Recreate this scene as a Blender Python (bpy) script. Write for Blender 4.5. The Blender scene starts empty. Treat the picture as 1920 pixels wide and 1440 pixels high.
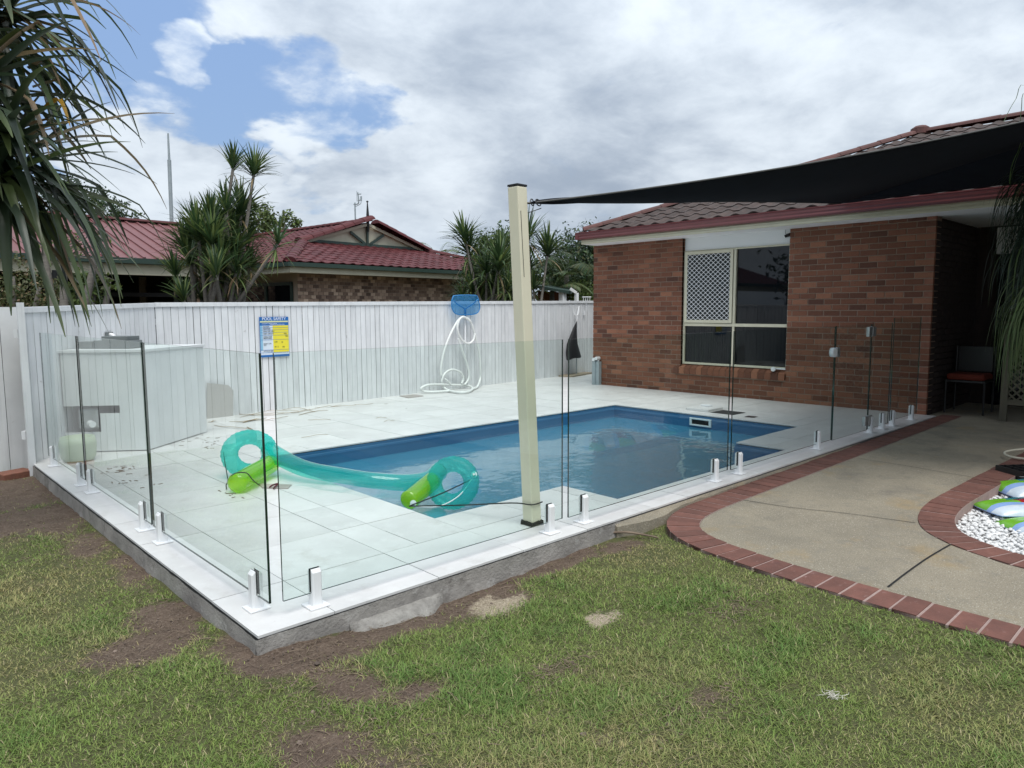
import bpy, math, random
import numpy as np
from mathutils import Matrix, Vector
from mathutils.geometry import tessellate_polygon
random.seed(7); RNG = np.random.default_rng(7)
SC = bpy.context.scene
COL = SC.collection
R = math.radians

# ------------------------------------------------------------------ camera
FOC = 1337.05                                  # focal length in pixels of a 1920 wide frame
CAM = np.array([-1.27803, -3.04881, 1.465])
YAW, PIT, ROL = 0.816058843, -0.103296423, -0.00506493767
fw = np.array([math.cos(YAW)*math.cos(PIT), math.sin(YAW)*math.cos(PIT), math.sin(PIT)])
r0 = np.array([math.sin(YAW), -math.cos(YAW), 0.0]); u0 = np.cross(r0, fw)
rt = math.cos(ROL)*r0+math.sin(ROL)*u0; up = -math.sin(ROL)*r0+math.cos(ROL)*u0
cd = bpy.data.cameras.new('camera'); co = bpy.data.objects.new('camera', cd); COL.objects.link(co)
co.matrix_world = Matrix([[rt[0], up[0], -fw[0], CAM[0]], [rt[1], up[1], -fw[1], CAM[1]], [rt[2], up[2], -fw[2], CAM[2]], [0, 0, 0, 1]])
cd.sensor_width = 36; cd.lens = 36*FOC/1920; cd.clip_start = 0.05; cd.clip_end = 3000
SC.camera = co
def ray(x, y): return fw+rt*(x-960)/FOC-up*(y-720)/FOC
def ground(x, y, z=0.0):                        # survey helper: photo pixel -> point on the level z
    d = ray(x, y); return CAM+d*((z-CAM[2])/d[2])
def onplane(x, y, P, N):                        # survey helper: photo pixel -> point on a plane
    d = ray(x, y); N = np.array(N, float); return CAM+d*(((np.array(P)-CAM)@N)/(d@N))
def atdist(x, y, D): return CAM+D*ray(x, y)
def dirn(x, y):
    d = ray(x, y); return d/np.linalg.norm(d)

# ------------------------------------------------------------------ sky, sun, exposure
SUN_EL, SUN_AZ = R(66), R(248)                 # direction towards the sun, azimuth from +x counter-clockwise
W = bpy.data.worlds.new('World'); SC.world = W; W.use_nodes = True
nt = W.node_tree; nt.nodes.clear()
def N(t, **k):
    n = nt.nodes.new(t)
    for a, b in k.items(): setattr(n, a, b)
    return n
L = lambda a, b: nt.links.new(a, b)
tc = N('ShaderNodeTexCoord'); DIR = tc.outputs['Generated']
def math_(op, a, b=None, clamp=False):
    n = N('ShaderNodeMath', operation=op); n.use_clamp = clamp
    for i, v in enumerate((a, b)):
        if v is None: continue
        if isinstance(v, (int, float)): n.inputs[i].default_value = v
        else: L(v, n.inputs[i])
    return n.outputs[0]
def maprange(v, a, b, c=0., d=1., smooth=True):
    n = N('ShaderNodeMapRange'); n.interpolation_type = 'SMOOTHSTEP' if smooth else 'LINEAR'
    L(v, n.inputs[0])
    for i, q in enumerate((a, b, c, d)): n.inputs[1+i].default_value = q
    return n.outputs[0]
def mixc(f, a, b):
    n = N('ShaderNodeMix', data_type='RGBA')
    if isinstance(f, (int, float)): n.inputs[0].default_value = f
    else: L(f, n.inputs[0])
    for s, v in ((6, a), (7, b)):
        if isinstance(v, tuple): n.inputs[s].default_value = (*v, 1)
        else: L(v, n.inputs[s])
    return n.outputs[2]
def lobe(x, y, inner, outer):                   # 1 inside a patch of sky round a direction, fading out
    d = dirn(x, y); n = N('ShaderNodeVectorMath', operation='DOT_PRODUCT'); L(RAG, n.inputs[0]); n.inputs[1].default_value = tuple(d)
    return maprange(n.outputs['Value'], math.cos(outer), math.cos(inner))
sep = N('ShaderNodeSeparateXYZ'); L(DIR, sep.inputs[0])
zc = math_('ADD', math_('MAXIMUM', sep.outputs[2], 0.0), 0.32)
inv = math_('DIVIDE', 1.0, zc)
pv = N('ShaderNodeVectorMath', operation='SCALE'); L(DIR, pv.inputs[0]); L(inv, pv.inputs['Scale'])
def noise(vec, scale, detail=8, rough=.6, dist=0., off=(0, 0, 0)):
    m = N('ShaderNodeMapping'); L(vec, m.inputs[0]); m.inputs['Location'].default_value = off
    n = N('ShaderNodeTexNoise'); L(m.outputs[0], n.inputs['Vector'])
    n.inputs['Scale'].default_value = scale; n.inputs['Detail'].default_value = detail
    n.inputs['Roughness'].default_value = rough; n.inputs['Distortion'].default_value = dist
    return n.outputs['Fac']
PV = pv.outputs[0]
rn_ = N('ShaderNodeTexNoise'); L(PV, rn_.inputs['Vector']); rn_.inputs['Scale'].default_value = 6.; rn_.inputs['Detail'].default_value = 5
rs_1 = N('ShaderNodeVectorMath', operation='SUBTRACT'); L(rn_.outputs['Color'], rs_1.inputs[0]); rs_1.inputs[1].default_value = (.5, .5, .5)
rs_2 = N('ShaderNodeVectorMath', operation='SCALE'); L(rs_1.outputs[0], rs_2.inputs[0]); rs_2.inputs['Scale'].default_value = .22
rs_3 = N('ShaderNodeVectorMath', operation='ADD'); L(DIR, rs_3.inputs[0]); L(rs_2.outputs[0], rs_3.inputs[1])
rs_4 = N('ShaderNodeVectorMath', operation='NORMALIZE'); L(rs_3.outputs[0], rs_4.inputs[0]); RAG = rs_4.outputs[0]
n1 = noise(PV, 1.9, 9, .6, .35, (3.1, 1.7, .4))
n2 = noise(PV, 2.2, 7, .55, .2, (7.3, 4.1, 2.2))
n3 = noise(PV, 5.5, 8, .62, .3, (1.3, 8.1, 5.2))
def maxall(*a):
    r = a[0]
    for b in a[1:]: r = math_('MAXIMUM', r, b)
    return r
sc_l = lambda v, k: math_('MULTIPLY', v, k)
hole = maxall(lobe(205, 50, .05, .17), lobe(150, 175, .02, .11), lobe(345, 165, .02, .10), lobe(470, 185, .02, .10), lobe(610, 195, .02, .105), sc_l(lobe(690, 160, .0, .06), .8), sc_l(lobe(545, 330, .02, .08), .55))
puff = maxall(lobe(275, 320, .03, .12), sc_l(lobe(365, 98, .005, .05), 1.0), sc_l(lobe(575, 265, .01, .07), .9), sc_l(lobe(620, 30, .03, .16), .7), sc_l(lobe(420, 330, .0, .08), .6))
cov = math_('ADD', math_('ADD', math_('MULTIPLY', n1, 1.1), math_('MULTIPLY', n3, .85)), .06)
cov = math_('SUBTRACT', cov, math_('MULTIPLY', hole, .78))
cov = math_('ADD', cov, math_('MULTIPLY', puff, .42))
cloud = maprange(cov, .38, .86)
lum = math_('ADD', math_('MULTIPLY', n2, 1.15), math_('MULTIPLY', n3, .45))
lum = math_('ADD', lum, math_('MULTIPLY', puff, .22))
lumr = maprange(lum, .52, 1.12)
ccol = mixc(lumr, (2.8, 3.35, 4.15), (6.2, 6.8, 7.4))
sky = N('ShaderNodeTexSky'); sky.sky_type = 'NISHITA'; sky.sun_disc = False
sky.sun_elevation = SUN_EL; sky.sun_rotation = R(90)-SUN_AZ; sky.air_density = 1.2; sky.dust_density = 1.0; sky.ozone_density = 2.0
blue = mixc(.6, sky.outputs[0], (2.1, 3.2, 5.5))
allc = mixc(cloud, blue, ccol)
hz = maprange(sep.outputs[2], 0.0, .16, 1., 0.)
allc = mixc(math_('MULTIPLY', hz, .55), allc, (5.6, 6.7, 7.8))
zen = math_('ADD', math_('MULTIPLY', math_('MAXIMUM', sep.outputs[2], 0.0), .75), .86)   # overcast skies are brighter overhead
zm = N('ShaderNodeVectorMath', operation='SCALE'); L(allc, zm.inputs[0]); L(zen, zm.inputs['Scale']); allc = zm.outputs[0]
bg = N('ShaderNodeBackground'); L(allc, bg.inputs[0]); bg.inputs[1].default_value = 0.1
wo = N('ShaderNodeOutputWorld'); L(bg.outputs[0], wo.inputs[0])

sd = bpy.data.lights.new('sun', 'SUN'); sd.energy = 2.2; sd.angle = R(40); sd.color = (1, .97, .92)
so = bpy.data.objects.new('sun', sd); COL.objects.link(so)
sv = Vector((math.cos(SUN_AZ)*math.cos(SUN_EL), math.sin(SUN_AZ)*math.cos(SUN_EL), math.sin(SUN_EL)))
so.rotation_euler = (-sv).to_track_quat('-Z', 'Y').to_euler()
SC.view_settings.view_transform = 'Standard'; SC.view_settings.look = 'None'
SC.view_settings.exposure = 0.44; SC.view_settings.gamma = 1.0; SC.view_settings.use_curve_mapping = False
SC.render.engine = 'CYCLES'
SC.cycles.max_bounces = 10; SC.cycles.transparent_max_bounces = 24; SC.cycles.diffuse_bounces = 4
SC.cycles.use_denoising = True; SC.cycles.caustics_reflective = False; SC.cycles.caustics_refractive = False
SC.cycles.sample_clamp_indirect = 6.0

# ------------------------------------------------------------------ materials
def c255(r, g, b, k=1.0):
    f = lambda v: ((v/255+.055)/1.055)**2.4 if v > 10 else v/255/12.92
    return (f(r)*k, f(g)*k, f(b)*k)
MATS = {}
def mat(name, a, b=None, scale=4., detail=5., rough=.7, bump=0., bscale=None, rnd=0., rndc=None, metal=0., spec=.5, attr=None,
        spots=None, spec_scale=60., transl=0., stretch=(1, 1, 1), coat=0., streak=None):
    """principled material: noise between colours a and b, per-object/per-face random value, optional speckles and fine relief"""
    m = bpy.data.materials.new(name); m.use_nodes = True; t = m.node_tree; t.nodes.clear()
    def nn(ty, **k):
        n = t.nodes.new(ty)
        for q, v in k.items(): setattr(n, q, v)
        return n
    lk = t.links.new
    out = nn('ShaderNodeOutputMaterial'); p = nn('ShaderNodeBsdfPrincipled'); lk(p.outputs[0], out.inputs[0])
    p.inputs['Roughness'].default_value = rough; p.inputs['Metallic'].default_value = metal
    p.inputs['Specular IOR Level'].default_value = spec; p.inputs['Coat Weight'].default_value = coat
    tcn = nn('ShaderNodeTexCoord'); oi = nn('ShaderNodeObjectInfo')
    mp = nn('ShaderNodeMapping'); mp.inputs['Scale'].default_value = stretch; lk(tcn.outputs['Object'], mp.inputs[0])
    ofs = nn('ShaderNodeVectorMath', operation='SCALE'); ofs.inputs[0].default_value = (37, 61, 23); lk(oi.outputs['Random'], ofs.inputs['Scale'])
    ad = nn('ShaderNodeVectorMath', operation='ADD'); lk(mp.outputs[0], ad.inputs[0]); lk(ofs.outputs[0], ad.inputs[1])
    V = ad.outputs[0]
    def noi(s, d=5., r=.6):
        n = nn('ShaderNodeTexNoise'); lk(V, n.inputs['Vector']); n.inputs['Scale'].default_value = s
        n.inputs['Detail'].default_value = d; n.inputs['Roughness'].default_value = r; return n.outputs['Fac']
    def mr(v, x0, x1, y0=0., y1=1.):
        n = nn('ShaderNodeMapRange'); lk(v, n.inputs[0])
        for i, q in enumerate((x0, x1, y0, y1)): n.inputs[1+i].default_value = q
        return n.outputs[0]
    def mx(f, x, y, blend='MIX'):
        n = nn('ShaderNodeMix', data_type='RGBA', blend_type=blend)
        if isinstance(f, float): n.inputs[0].default_value = f
        else: lk(f, n.inputs[0])
        for s, v in ((6, x), (7, y)):
            if isinstance(v, tuple): n.inputs[s].default_value = (*v[:3], 1)
            else: lk(v, n.inputs[s])
        return n.outputs[2]
    if attr:
        an = nn('ShaderNodeAttribute'); an.attribute_name = attr; base = an.outputs['Color']
        if b is not None: base = mx(mr(noi(scale, detail), .35, .65, 0., .5), base, b)
    else:
        base = mx(mr(noi(scale, detail), .32, .68), a, b if b is not None else a)
    if rnd or rndc:
        an2 = nn('ShaderNodeAttribute'); an2.attribute_name = 'rnd'
        s = nn('ShaderNodeMath', operation='ADD'); lk(oi.outputs['Random'], s.inputs[0]); lk(an2.outputs['Fac'], s.inputs[1])
        fr = nn('ShaderNodeMath', operation='FRACT'); lk(s.outputs[0], fr.inputs[0])
        if rndc:
            cr = nn('ShaderNodeValToRGB'); cr.color_ramp.interpolation = 'LINEAR'
            els = cr.color_ramp.elements
            for i, (pos, cc) in enumerate(rndc):
                e = els[i] if i < 2 else els.new(pos)
                e.position = pos; e.color = (*cc, 1)
            lk(fr.outputs[0], cr.inputs[0]); base = mx(.8, base, cr.outputs[0])
        if rnd:
            hsv = nn('ShaderNodeHueSaturation'); lk(base, hsv.inputs['Color'])
            lk(mr(fr.outputs[0], 0, 1, 1-rnd, 1+rnd), hsv.inputs['Value']); base = hsv.outputs[0]
    if spots:
        for (cc, s, lo, hi, amt) in spots:
            base = mx(mr(noi(s, 6., .7), lo, hi, 0., amt), base, cc)
    if streak:
        cc, s, amt = streak
        n = nn('ShaderNodeTexNoise'); mp2 = nn('ShaderNodeMapping'); mp2.inputs['Scale'].default_value = (s, s, s*.06)
        lk(V, mp2.inputs[0]); lk(mp2.outputs[0], n.inputs['Vector']); n.inputs['Scale'].default_value = 1.; n.inputs['Detail'].default_value = 4
        base = mx(mr(n.outputs['Fac'], .5, .75, 0., amt), base, cc)
    lk(base, p.inputs['Base Color'])
    if bump:
        bn = nn('ShaderNodeBump'); bn.inputs['Strength'].default_value = bump; bn.inputs['Distance'].default_value = .01
        lk(noi(bscale or scale*6, 6., .65), bn.inputs['Height']); lk(bn.outputs[0], p.inputs['Normal'])
    if transl:
        tr = nn('ShaderNodeBsdfTranslucent'); lk(base, tr.inputs[0]); ms = nn('ShaderNodeMixShader'); ms.inputs[0].default_value = transl
        lk(p.outputs[0], ms.inputs[1]); lk(tr.outputs[0], ms.inputs[2]); lk(ms.outputs[0], out.inputs[0])
    MATS[name] = m
    return m
def sheet_mat(name, tint, refl=1.0, ior=1.5, body=None, bodyfac=0., rough=0., bump=None, thru=.45):
    """clear sheet: tinted straight transmission plus Fresnel reflection on the outer side"""
    m = bpy.data.materials.new(name); m.use_nodes = True; t = m.node_tree; t.nodes.clear(); lk = t.links.new
    nn = t.nodes.new
    out = nn('ShaderNodeOutputMaterial'); tr = nn('ShaderNodeBsdfTransparent'); tr.inputs[0].default_value = (*tint, 1)
    gl = nn('ShaderNodeBsdfGlossy'); gl.inputs['Roughness'].default_value = rough; gl.inputs[0].default_value = (1, 1, 1, 1)
    fr = nn('ShaderNodeFresnel'); fr.inputs[0].default_value = ior
    ge = nn('ShaderNodeNewGeometry')
    s1 = nn('ShaderNodeMath'); s1.operation = 'SUBTRACT'; s1.inputs[0].default_value = 1.; lk(ge.outputs['Backfacing'], s1.inputs[1])
    s1b = nn('ShaderNodeMath'); s1b.operation = 'MULTIPLY'; lk(s1.outputs[0], s1b.inputs[0]); s1b.inputs[1].default_value = refl
    s2 = nn('ShaderNodeMath'); s2.operation = 'MULTIPLY'; s2.use_clamp = True
    lk(fr.outputs[0], s2.inputs[0]); lk(s1b.outputs[0], s2.inputs[1])
    sh = tr.outputs[0]
    if body:
        df = nn('ShaderNodeBsdfPrincipled'); df.inputs['Base Color'].default_value = (*body, 1); df.inputs['Roughness'].default_value = .25
        tl = nn('ShaderNodeBsdfTranslucent'); tl.inputs[0].default_value = (*body, 1)
        m0 = nn('ShaderNodeMixShader'); m0.inputs[0].default_value = thru; lk(df.outputs[0], m0.inputs[1]); lk(tl.outputs[0], m0.inputs[2])
        m1 = nn('ShaderNodeMixShader'); m1.inputs[0].default_value = bodyfac; lk(sh, m1.inputs[1]); lk(m0.outputs[0], m1.inputs[2]); sh = m1.outputs[0]
    ms = nn('ShaderNodeMixShader'); lk(s2.outputs[0], ms.inputs[0]); lk(sh, ms.inputs[1]); lk(gl.outputs[0], ms.inputs[2])
    lk(ms.outputs[0], out.inputs[0])
    if bump:
        tcn = nn('ShaderNodeTexCoord'); h = None
        for (sx, sy, sc, amp) in bump:
            mp = nn('ShaderNodeMapping'); mp.inputs['Scale'].default_value = (sx, sy, 1); lk(tcn.outputs['Object'], mp.inputs[0])
            n = nn('ShaderNodeTexNoise'); n.inputs['Scale'].default_value = sc; n.inputs['Detail'].default_value = 2; lk(mp.outputs[0], n.inputs['Vector'])
            mu = nn('ShaderNodeMath'); mu.operation = 'MULTIPLY'; lk(n.outputs['Fac'], mu.inputs[0]); mu.inputs[1].default_value = amp
            if h is None: h = mu.outputs[0]
            else:
                a = nn('ShaderNodeMath'); a.operation = 'ADD'; lk(h, a.inputs[0]); lk(mu.outputs[0], a.inputs[1]); h = a.outputs[0]
        bn = nn('ShaderNodeBump'); bn.inputs['Strength'].default_value = 1.; bn.inputs['Distance'].default_value = 1.; lk(h, bn.inputs['Height'])
        lk(bn.outputs[0], gl.inputs['Normal']); lk(bn.outputs[0], fr.inputs['Normal'])
    MATS[name] = m
    return m

M_tile = mat('deck_tile', (.66, .655, .645), (.56, .555, .545), 2.5, 8., .40, .05, 40, rnd=.045, spots=[((.44, .42, .39), 4., .57, .72, .5), ((.46, .45, .42), 18., .62, .74, .5), ((.70, .70, .69), 6., .56, .66, .5)])
M_grout = mat('grout', (.16, .16, .155), (.11, .11, .105), 20, rough=.9)
M_conc = mat('slab_concrete', (.36, .34, .315), (.21, .198, .185), 5., 9., .95, .9, 45, spots=[((.42, .41, .39), 7., .58, .66, .7), ((.08, .07, .06), 4., .56, .7, .7)])
M_white = mat('white_fence_paint', (.74, .755, .765), (.64, .655, .67), 3., 6., .62, .12, 30, rnd=.05, spots=[((.33, .32, .31), 9., .66, .72, .6)], streak=((.47, .48, .49), 22., .45))
M_whitemet = mat('white_powdercoat', (.78, .79, .80), rough=.35)
M_satin = mat('satin_metal', (.62, .63, .64), (.52, .53, .54), 8, rough=.32, metal=.75)
M_paint = mat('white_board_paint', (.68, .70, .70), (.62, .64, .64), 3., rough=.5, rnd=.03)
M_gap = mat('dark_gap', (.012, .012, .012), rough=.9)
M_brick = mat('face_brick', (.18, .072, .043), (.115, .046, .029), 14, 8., .9, .8, 90, rnd=.12,
    rndc=[(0., (.088, .036, .024)), (.08, (.150, .057, .032)), (.45, (.198, .076, .042)), (.8, (.23, .092, .051)), (1., (.295, .128, .072))],
    spots=[((.30, .19, .13), 70., .60, .70, .6), ((.05, .025, .02), 26., .58, .70, .6), ((.24, .15, .105), 2.2, .58, .74, .35)])
M_mortar = mat('mortar', (.30, .22, .165), (.23, .165, .125), 30, rough=.95, bump=.4)
M_closer = mat('pale_brick', (.27, .115, .072), (.19, .078, .05), 14, 8., .9, .8, 90, rnd=.18)
M_brick2 = mat('neighbour_brick', (.34, .24, .185), (.22, .15, .115), 12, 6., .9, rnd=.2,
    rndc=[(0., (.13, .085, .07)), (.35, (.24, .165, .13)), (.75, (.38, .275, .21)), (1., (.55, .42, .33))])
M_maroon = mat('maroon_gutter', (.165, .042, .042), (.14, .036, .037), 5, rough=.35)
M_cream = mat('cream_paint', (.63, .60, .46), (.57, .54, .41), 5, rough=.5)
M_soffit = mat('soffit_white', (.80, .81, .81), rough=.7)
M_rtile = mat('grey_roof_tile', (.072, .047, .040), (.040, .030, .027), 9, 8., .85, .5, 50, rnd=.2, spots=[((.18, .155, .14), 12., .60, .74, .5), ((.05, .045, .042), 5, .55, .7, .5)])
M_rcap = mat('roof_cap', (.12, .046, .04), (.085, .04, .036), 8, 7., .8, .5, 40, rnd=.12, spots=[((.33, .27, .25), 14., .62, .75, .5)])
M_rtile2 = mat('maroon_roof_tile', (.098, .021, .023), (.074, .016, .018), 7, 6., .62, .2, 30, rnd=.16, spec=.3)
M_metalroof = mat('maroon_sheet_roof', (.185, .078, .080), (.16, .068, .07), 2, 5., .55, spec=.35)
M_green = mat('dark_green_trim', (.03, .055, .045), rough=.4)
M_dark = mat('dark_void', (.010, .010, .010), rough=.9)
M_black = mat('black_plastic', (.012, .012, .013), rough=.4)
M_sail = mat('shade_cloth', (.011, .013, .018), (.009, .010, .014), 6, rough=.95, spec=.1)
M_post = mat('cream_post_paint', (.72, .68, .53), (.67, .63, .485), 2.5, rough=.5, spots=[((.40, .385, .27), 5., .66, .74, .5)])
M_shell = mat('pool_shell', (.028, .135, .265), (.024, .115, .235), 1.5, rough=.3, spec=.4)
M_skim = mat('skimmer_white', (.62, .70, .70), rough=.4)
M_glassedge = mat('glass_edge', (.012, .026, .023), rough=.08, spec=.8)
M_rubber = mat('black_rubber', (.014, .018, .018), rough=.5)
M_pane = mat('dark_window_glass', (.004, .005, .007), rough=.02, spec=.42)
M_shadewall = mat('shade_toned_brick', (.035, .022, .019), (.022, .015, .013), 9, rough=.9)  # brick tone taken near black, the patio recess shade is in the colour
M_screenmesh = mat('insect_mesh', (.022, .026, .026), rough=.8)
M_paver = mat('red_paver', (.175, .074, .056), (.118, .052, .04), 8, 7., .85, .5, 60, rnd=.16, spots=[((.36, .22, .20), 22., .6, .72, .5), ((.09, .045, .042), 6, .58, .7, .5)])
M_pmortar = mat('paver_mortar', (.38, .28, .25), (.30, .22, .20), 20, rough=.95)
M_agg = mat('exposed_aggregate', (.335, .290, .215), (.225, .198, .150), 1.3, 8., .95, 1., 150,
    spots=[((.62, .58, .50), 130., .56, .64, .8), ((.12, .11, .095), 95., .57, .65, .8), ((.36, .26, .13), 1.7, .56, .70, .6), ((.11, .105, .098), 1.1, .54, .70, .6), ((.20, .185, .155), 7., .55, .68, .5)])
M_pebble = mat('white_pebble', (.78, .78, .77), (.66, .66, .66), 30, rough=.8, bump=.2, rnd=.10)
M_blueplastic = mat('blue_plastic', (.03, .20, .46), rough=.35)
M_bluenet = sheet_mat('blue_net', (.55, .78, .95), .6, 1.2, body=(.05, .30, .62), bodyfac=.45)
M_hose = mat('white_hose', (.72, .74, .72), rough=.4)
M_bag = mat('black_bag', (.010, .010, .012), rough=.7)
M_alu = mat('galvanised', (.36, .42, .44), (.30, .35, .37), 9, rough=.5, metal=.2)
M_timber = mat('weathered_board', (.33, .28, .20), (.24, .20, .15), 6, rough=.9, stretch=(1, 8, 1))
M_greytile = mat('loose_grey_tile', (.36, .33, .31), (.30, .28, .26), 6, rough=.7)
M_sheet = mat('grey_sheet', (.44, .43, .41), (.40, .39, .37), 5, rough=.8)
M_greyunit = mat('grey_unit', (.16, .18, .18), (.12, .135, .135), 5, rough=.7)
M_green2 = mat('pale_green_form', (.46, .53, .38), rough=.4)
M_redbrick = mat('loose_red_brick', (.25, .10, .065), (.17, .075, .05), 20, rough=.95, bump=.6)
M_cord = mat('black_cord', (.012, .012, .012), rough=.6)
M_wcord = mat('white_cord', (.7, .74, .74), rough=.5)
M_orange = mat('orange_cushion', (.14, .018, .006), rough=.8)
M_glass = sheet_mat('tinted_clear_glass', (.930, .968, .955), 1.1, 1.5)
M_water = sheet_mat('pool_water', (.72, .90, .97), 1.05, 1.33, bump=[(1., 1., 2.2, .0125), (1., 1.6, 7., .0022)], body=(.050, .245, .375), bodyfac=.85, thru=.0)
M_teal = sheet_mat('teal_vinyl', (.42, .93, .88), 1.1, 1.45, body=(.03, .62, .56), bodyfac=.30, rough=.06)
M_lime = sheet_mat('lime_vinyl', (.72, .95, .25), 1.1, 1.45, body=(.48, .78, .03), bodyfac=.42, rough=.06)
M_clearv = sheet_mat('clear_vinyl', (.95, .97, .97), .8, 1.4, body=(.75, .8, .8), bodyfac=.07, rough=.1)
M_bark = mat('grey_bark', (.22, .20, .175), (.14, .125, .11), 12, 6., .9, .6, 40, stretch=(1, 1, 3))
M_leaf = mat('leaf', (.05, .09, .03), rough=.5, attr='Col', transl=.25, spec=.4)
M_pand = mat('pandanus_leaf', (.05, .09, .03), rough=.38, attr='Col', transl=.18, spec=.5)
M_grass = mat('grass_blade', (.06, .1, .03), rough=.6, attr='Col', transl=.2, spec=.25)
M_twig = mat('dead_twig', (.235, .18, .13), (.13, .095, .07), 8, rough=.9)
M_dryleaf = mat('dry_palm_leaf', (.32, .25, .16), (.20, .15, .095), 6, rough=.8)

# ------------------------------------------------------------------ geometry helpers
def num(v): return np.asarray(v, float)
class MB:
    def __init__(s): s.v = []; s.f = []; s.r = []; s.c = []; s.rv = 0.
    def add(s, V, F, rnd=None, col=None):
        o = len(s.v); s.v.extend([tuple(map(float, p)) for p in V]); s.f.extend([tuple(i+o for i in q) for q in F])
        s.r.extend([rnd if rnd is not None else 0.]*len(F)); s.c.extend([col if col is not None else (1, 1, 1)]*len(V)); return s
    def box(s, a, b, rnd=None):
        (x0, y0, z0), (x1, y1, z1) = a, b
        V = [(x0, y0, z0), (x1, y0, z0), (x1, y1, z0), (x0, y1, z0), (x0, y0, z1), (x1, y0, z1), (x1, y1, z1), (x0, y1, z1)]
        return s.add(V, BOXF, rnd)
    def obox(s, c, ax, ay, az, rnd=None):           # centre and three half-axis vectors
        c, ax, ay, az = map(num, (c, ax, ay, az))
        V = [c+i*ax+j*ay+k*az for k in (-1, 1) for (i, j) in ((-1, -1), (1, -1), (1, 1), (-1, 1))]
        return s.add(V, BOXF, rnd)
    def beam(s, p, q, w, h, upv=(0, 0, 1), rnd=None):
        p, q = num(p), num(q); d = q-p; Lg = np.linalg.norm(d); d = d/Lg
        sd_ = np.cross(d, num(upv)); n_ = np.linalg.norm(sd_)
        if n_ < 1e-6: sd_ = np.cross(d, (1, 0, 0)); n_ = np.linalg.norm(sd_)
        sd_ = sd_/n_; u_ = np.cross(sd_, d)
        return s.obox((p+q)/2, d*Lg/2, sd_*w/2, u_*h/2, rnd)
    def tube(s, pts, r, n=8, caps=True, rnd=None, col=None):
        P = [num(p) for p in pts]; m = len(P); rr = r if hasattr(r, '__len__') else [r]*m
        V = []; prev = None
        for i in range(m):
            t = P[min(i+1, m-1)]-P[max(i-1, 0)]; t = t/(np.linalg.norm(t)+1e-9)
            a = np.cross(t, (0, 0, 1)) if prev is None else prev-t*(prev@t)
            if np.linalg.norm(a) < 1e-4: a = np.cross(t, (1, 0, 0))
            a = a/np.linalg.norm(a); prev = a; b = np.cross(t, a)
            for k in range(n):
                g = 2*math.pi*k/n; V.append(P[i]+rr[i]*(math.cos(g)*a+math.sin(g)*b))
        F = [(i*n+k, i*n+(k+1) % n, (i+1)*n+(k+1) % n, (i+1)*n+k) for i in range(m-1) for k in range(n)]
        if caps: F += [tuple(range(n-1, -1, -1)), tuple((m-1)*n+k for k in range(n))]
        return s.add(V, F, rnd, col)
    def prism(s, poly, z0, z1, rnd=None):            # poly counter-clockwise in x,y; z may be a function
        zf = z1 if callable(z1) else (lambda x, y: z1); n = len(poly)
        V = [(x, y, z0) for x, y in poly]+[(x, y, zf(x, y)) for x, y in poly]
        F = [(i, (i+1) % n, n+(i+1) % n, n+i) for i in range(n)]
        if n <= 4: top = [tuple(range(n))]
        else: top = [tuple(q) for q in tessellate_polygon([[Vector((x, y, 0)) for x, y in poly]])]
        def ori(q):
            a = sum(V[q[i]][0]*V[q[(i+1) % len(q)]][1]-V[q[(i+1) % len(q)]][0]*V[q[i]][1] for i in range(len(q)))
            return q if a > 0 else tuple(reversed(q))
        for q in top:
            q = ori(q); F.append(tuple(n+i for i in q)); F.append(tuple(reversed(q)))
        return s.add(V, F, rnd)
    def lathe(s, c, prof, n=16, axis=(0, 0, 1), rnd=None):
        c = num(c); t = num(axis)/np.linalg.norm(axis); a = np.cross(t, (0, 1, 0) if abs(t[1]) < .9 else (1, 0, 0)); a /= np.linalg.norm(a); b = np.cross(t, a)
        V = [c+t*h+rad*(math.cos(2*math.pi*k/n)*a+math.sin(2*math.pi*k/n)*b) for rad, h in prof for k in range(n)]
        m = len(prof)
        F = [(i*n+k, i*n+(k+1) % n, (i+1)*n+(k+1) % n, (i+1)*n+k) for i in range(m-1) for k in range(n)]
        F += [tuple(range(n-1, -1, -1)), tuple((m-1)*n+k for k in range(n))]
        return s.add(V, F, rnd)
    def mesh(s, name, m, smooth=False):
        me = bpy.data.meshes.new(name); me.from_pydata(s.v, [], s.f)
        if any(x != 0. for x in s.r):
            at = me.attributes.new('rnd', 'FLOAT', 'FACE'); at.data.foreach_set('value', s.r)
        if any(q != (1, 1, 1) for q in s.c):
            at = me.attributes.new('Col', 'FLOAT_COLOR', 'POINT'); at.data.foreach_set('color', [x for q in s.c for x in (*q, 1.)])
        me.materials.append(m)
        if smooth: me.polygons.foreach_set('use_smooth', [True]*len(me.polygons))
        return me
BOXF = [(3, 2, 1, 0), (4, 5, 6, 7), (0, 1, 5, 4), (1, 2, 6, 5), (2, 3, 7, 6), (3, 0, 4, 7)]

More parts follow.
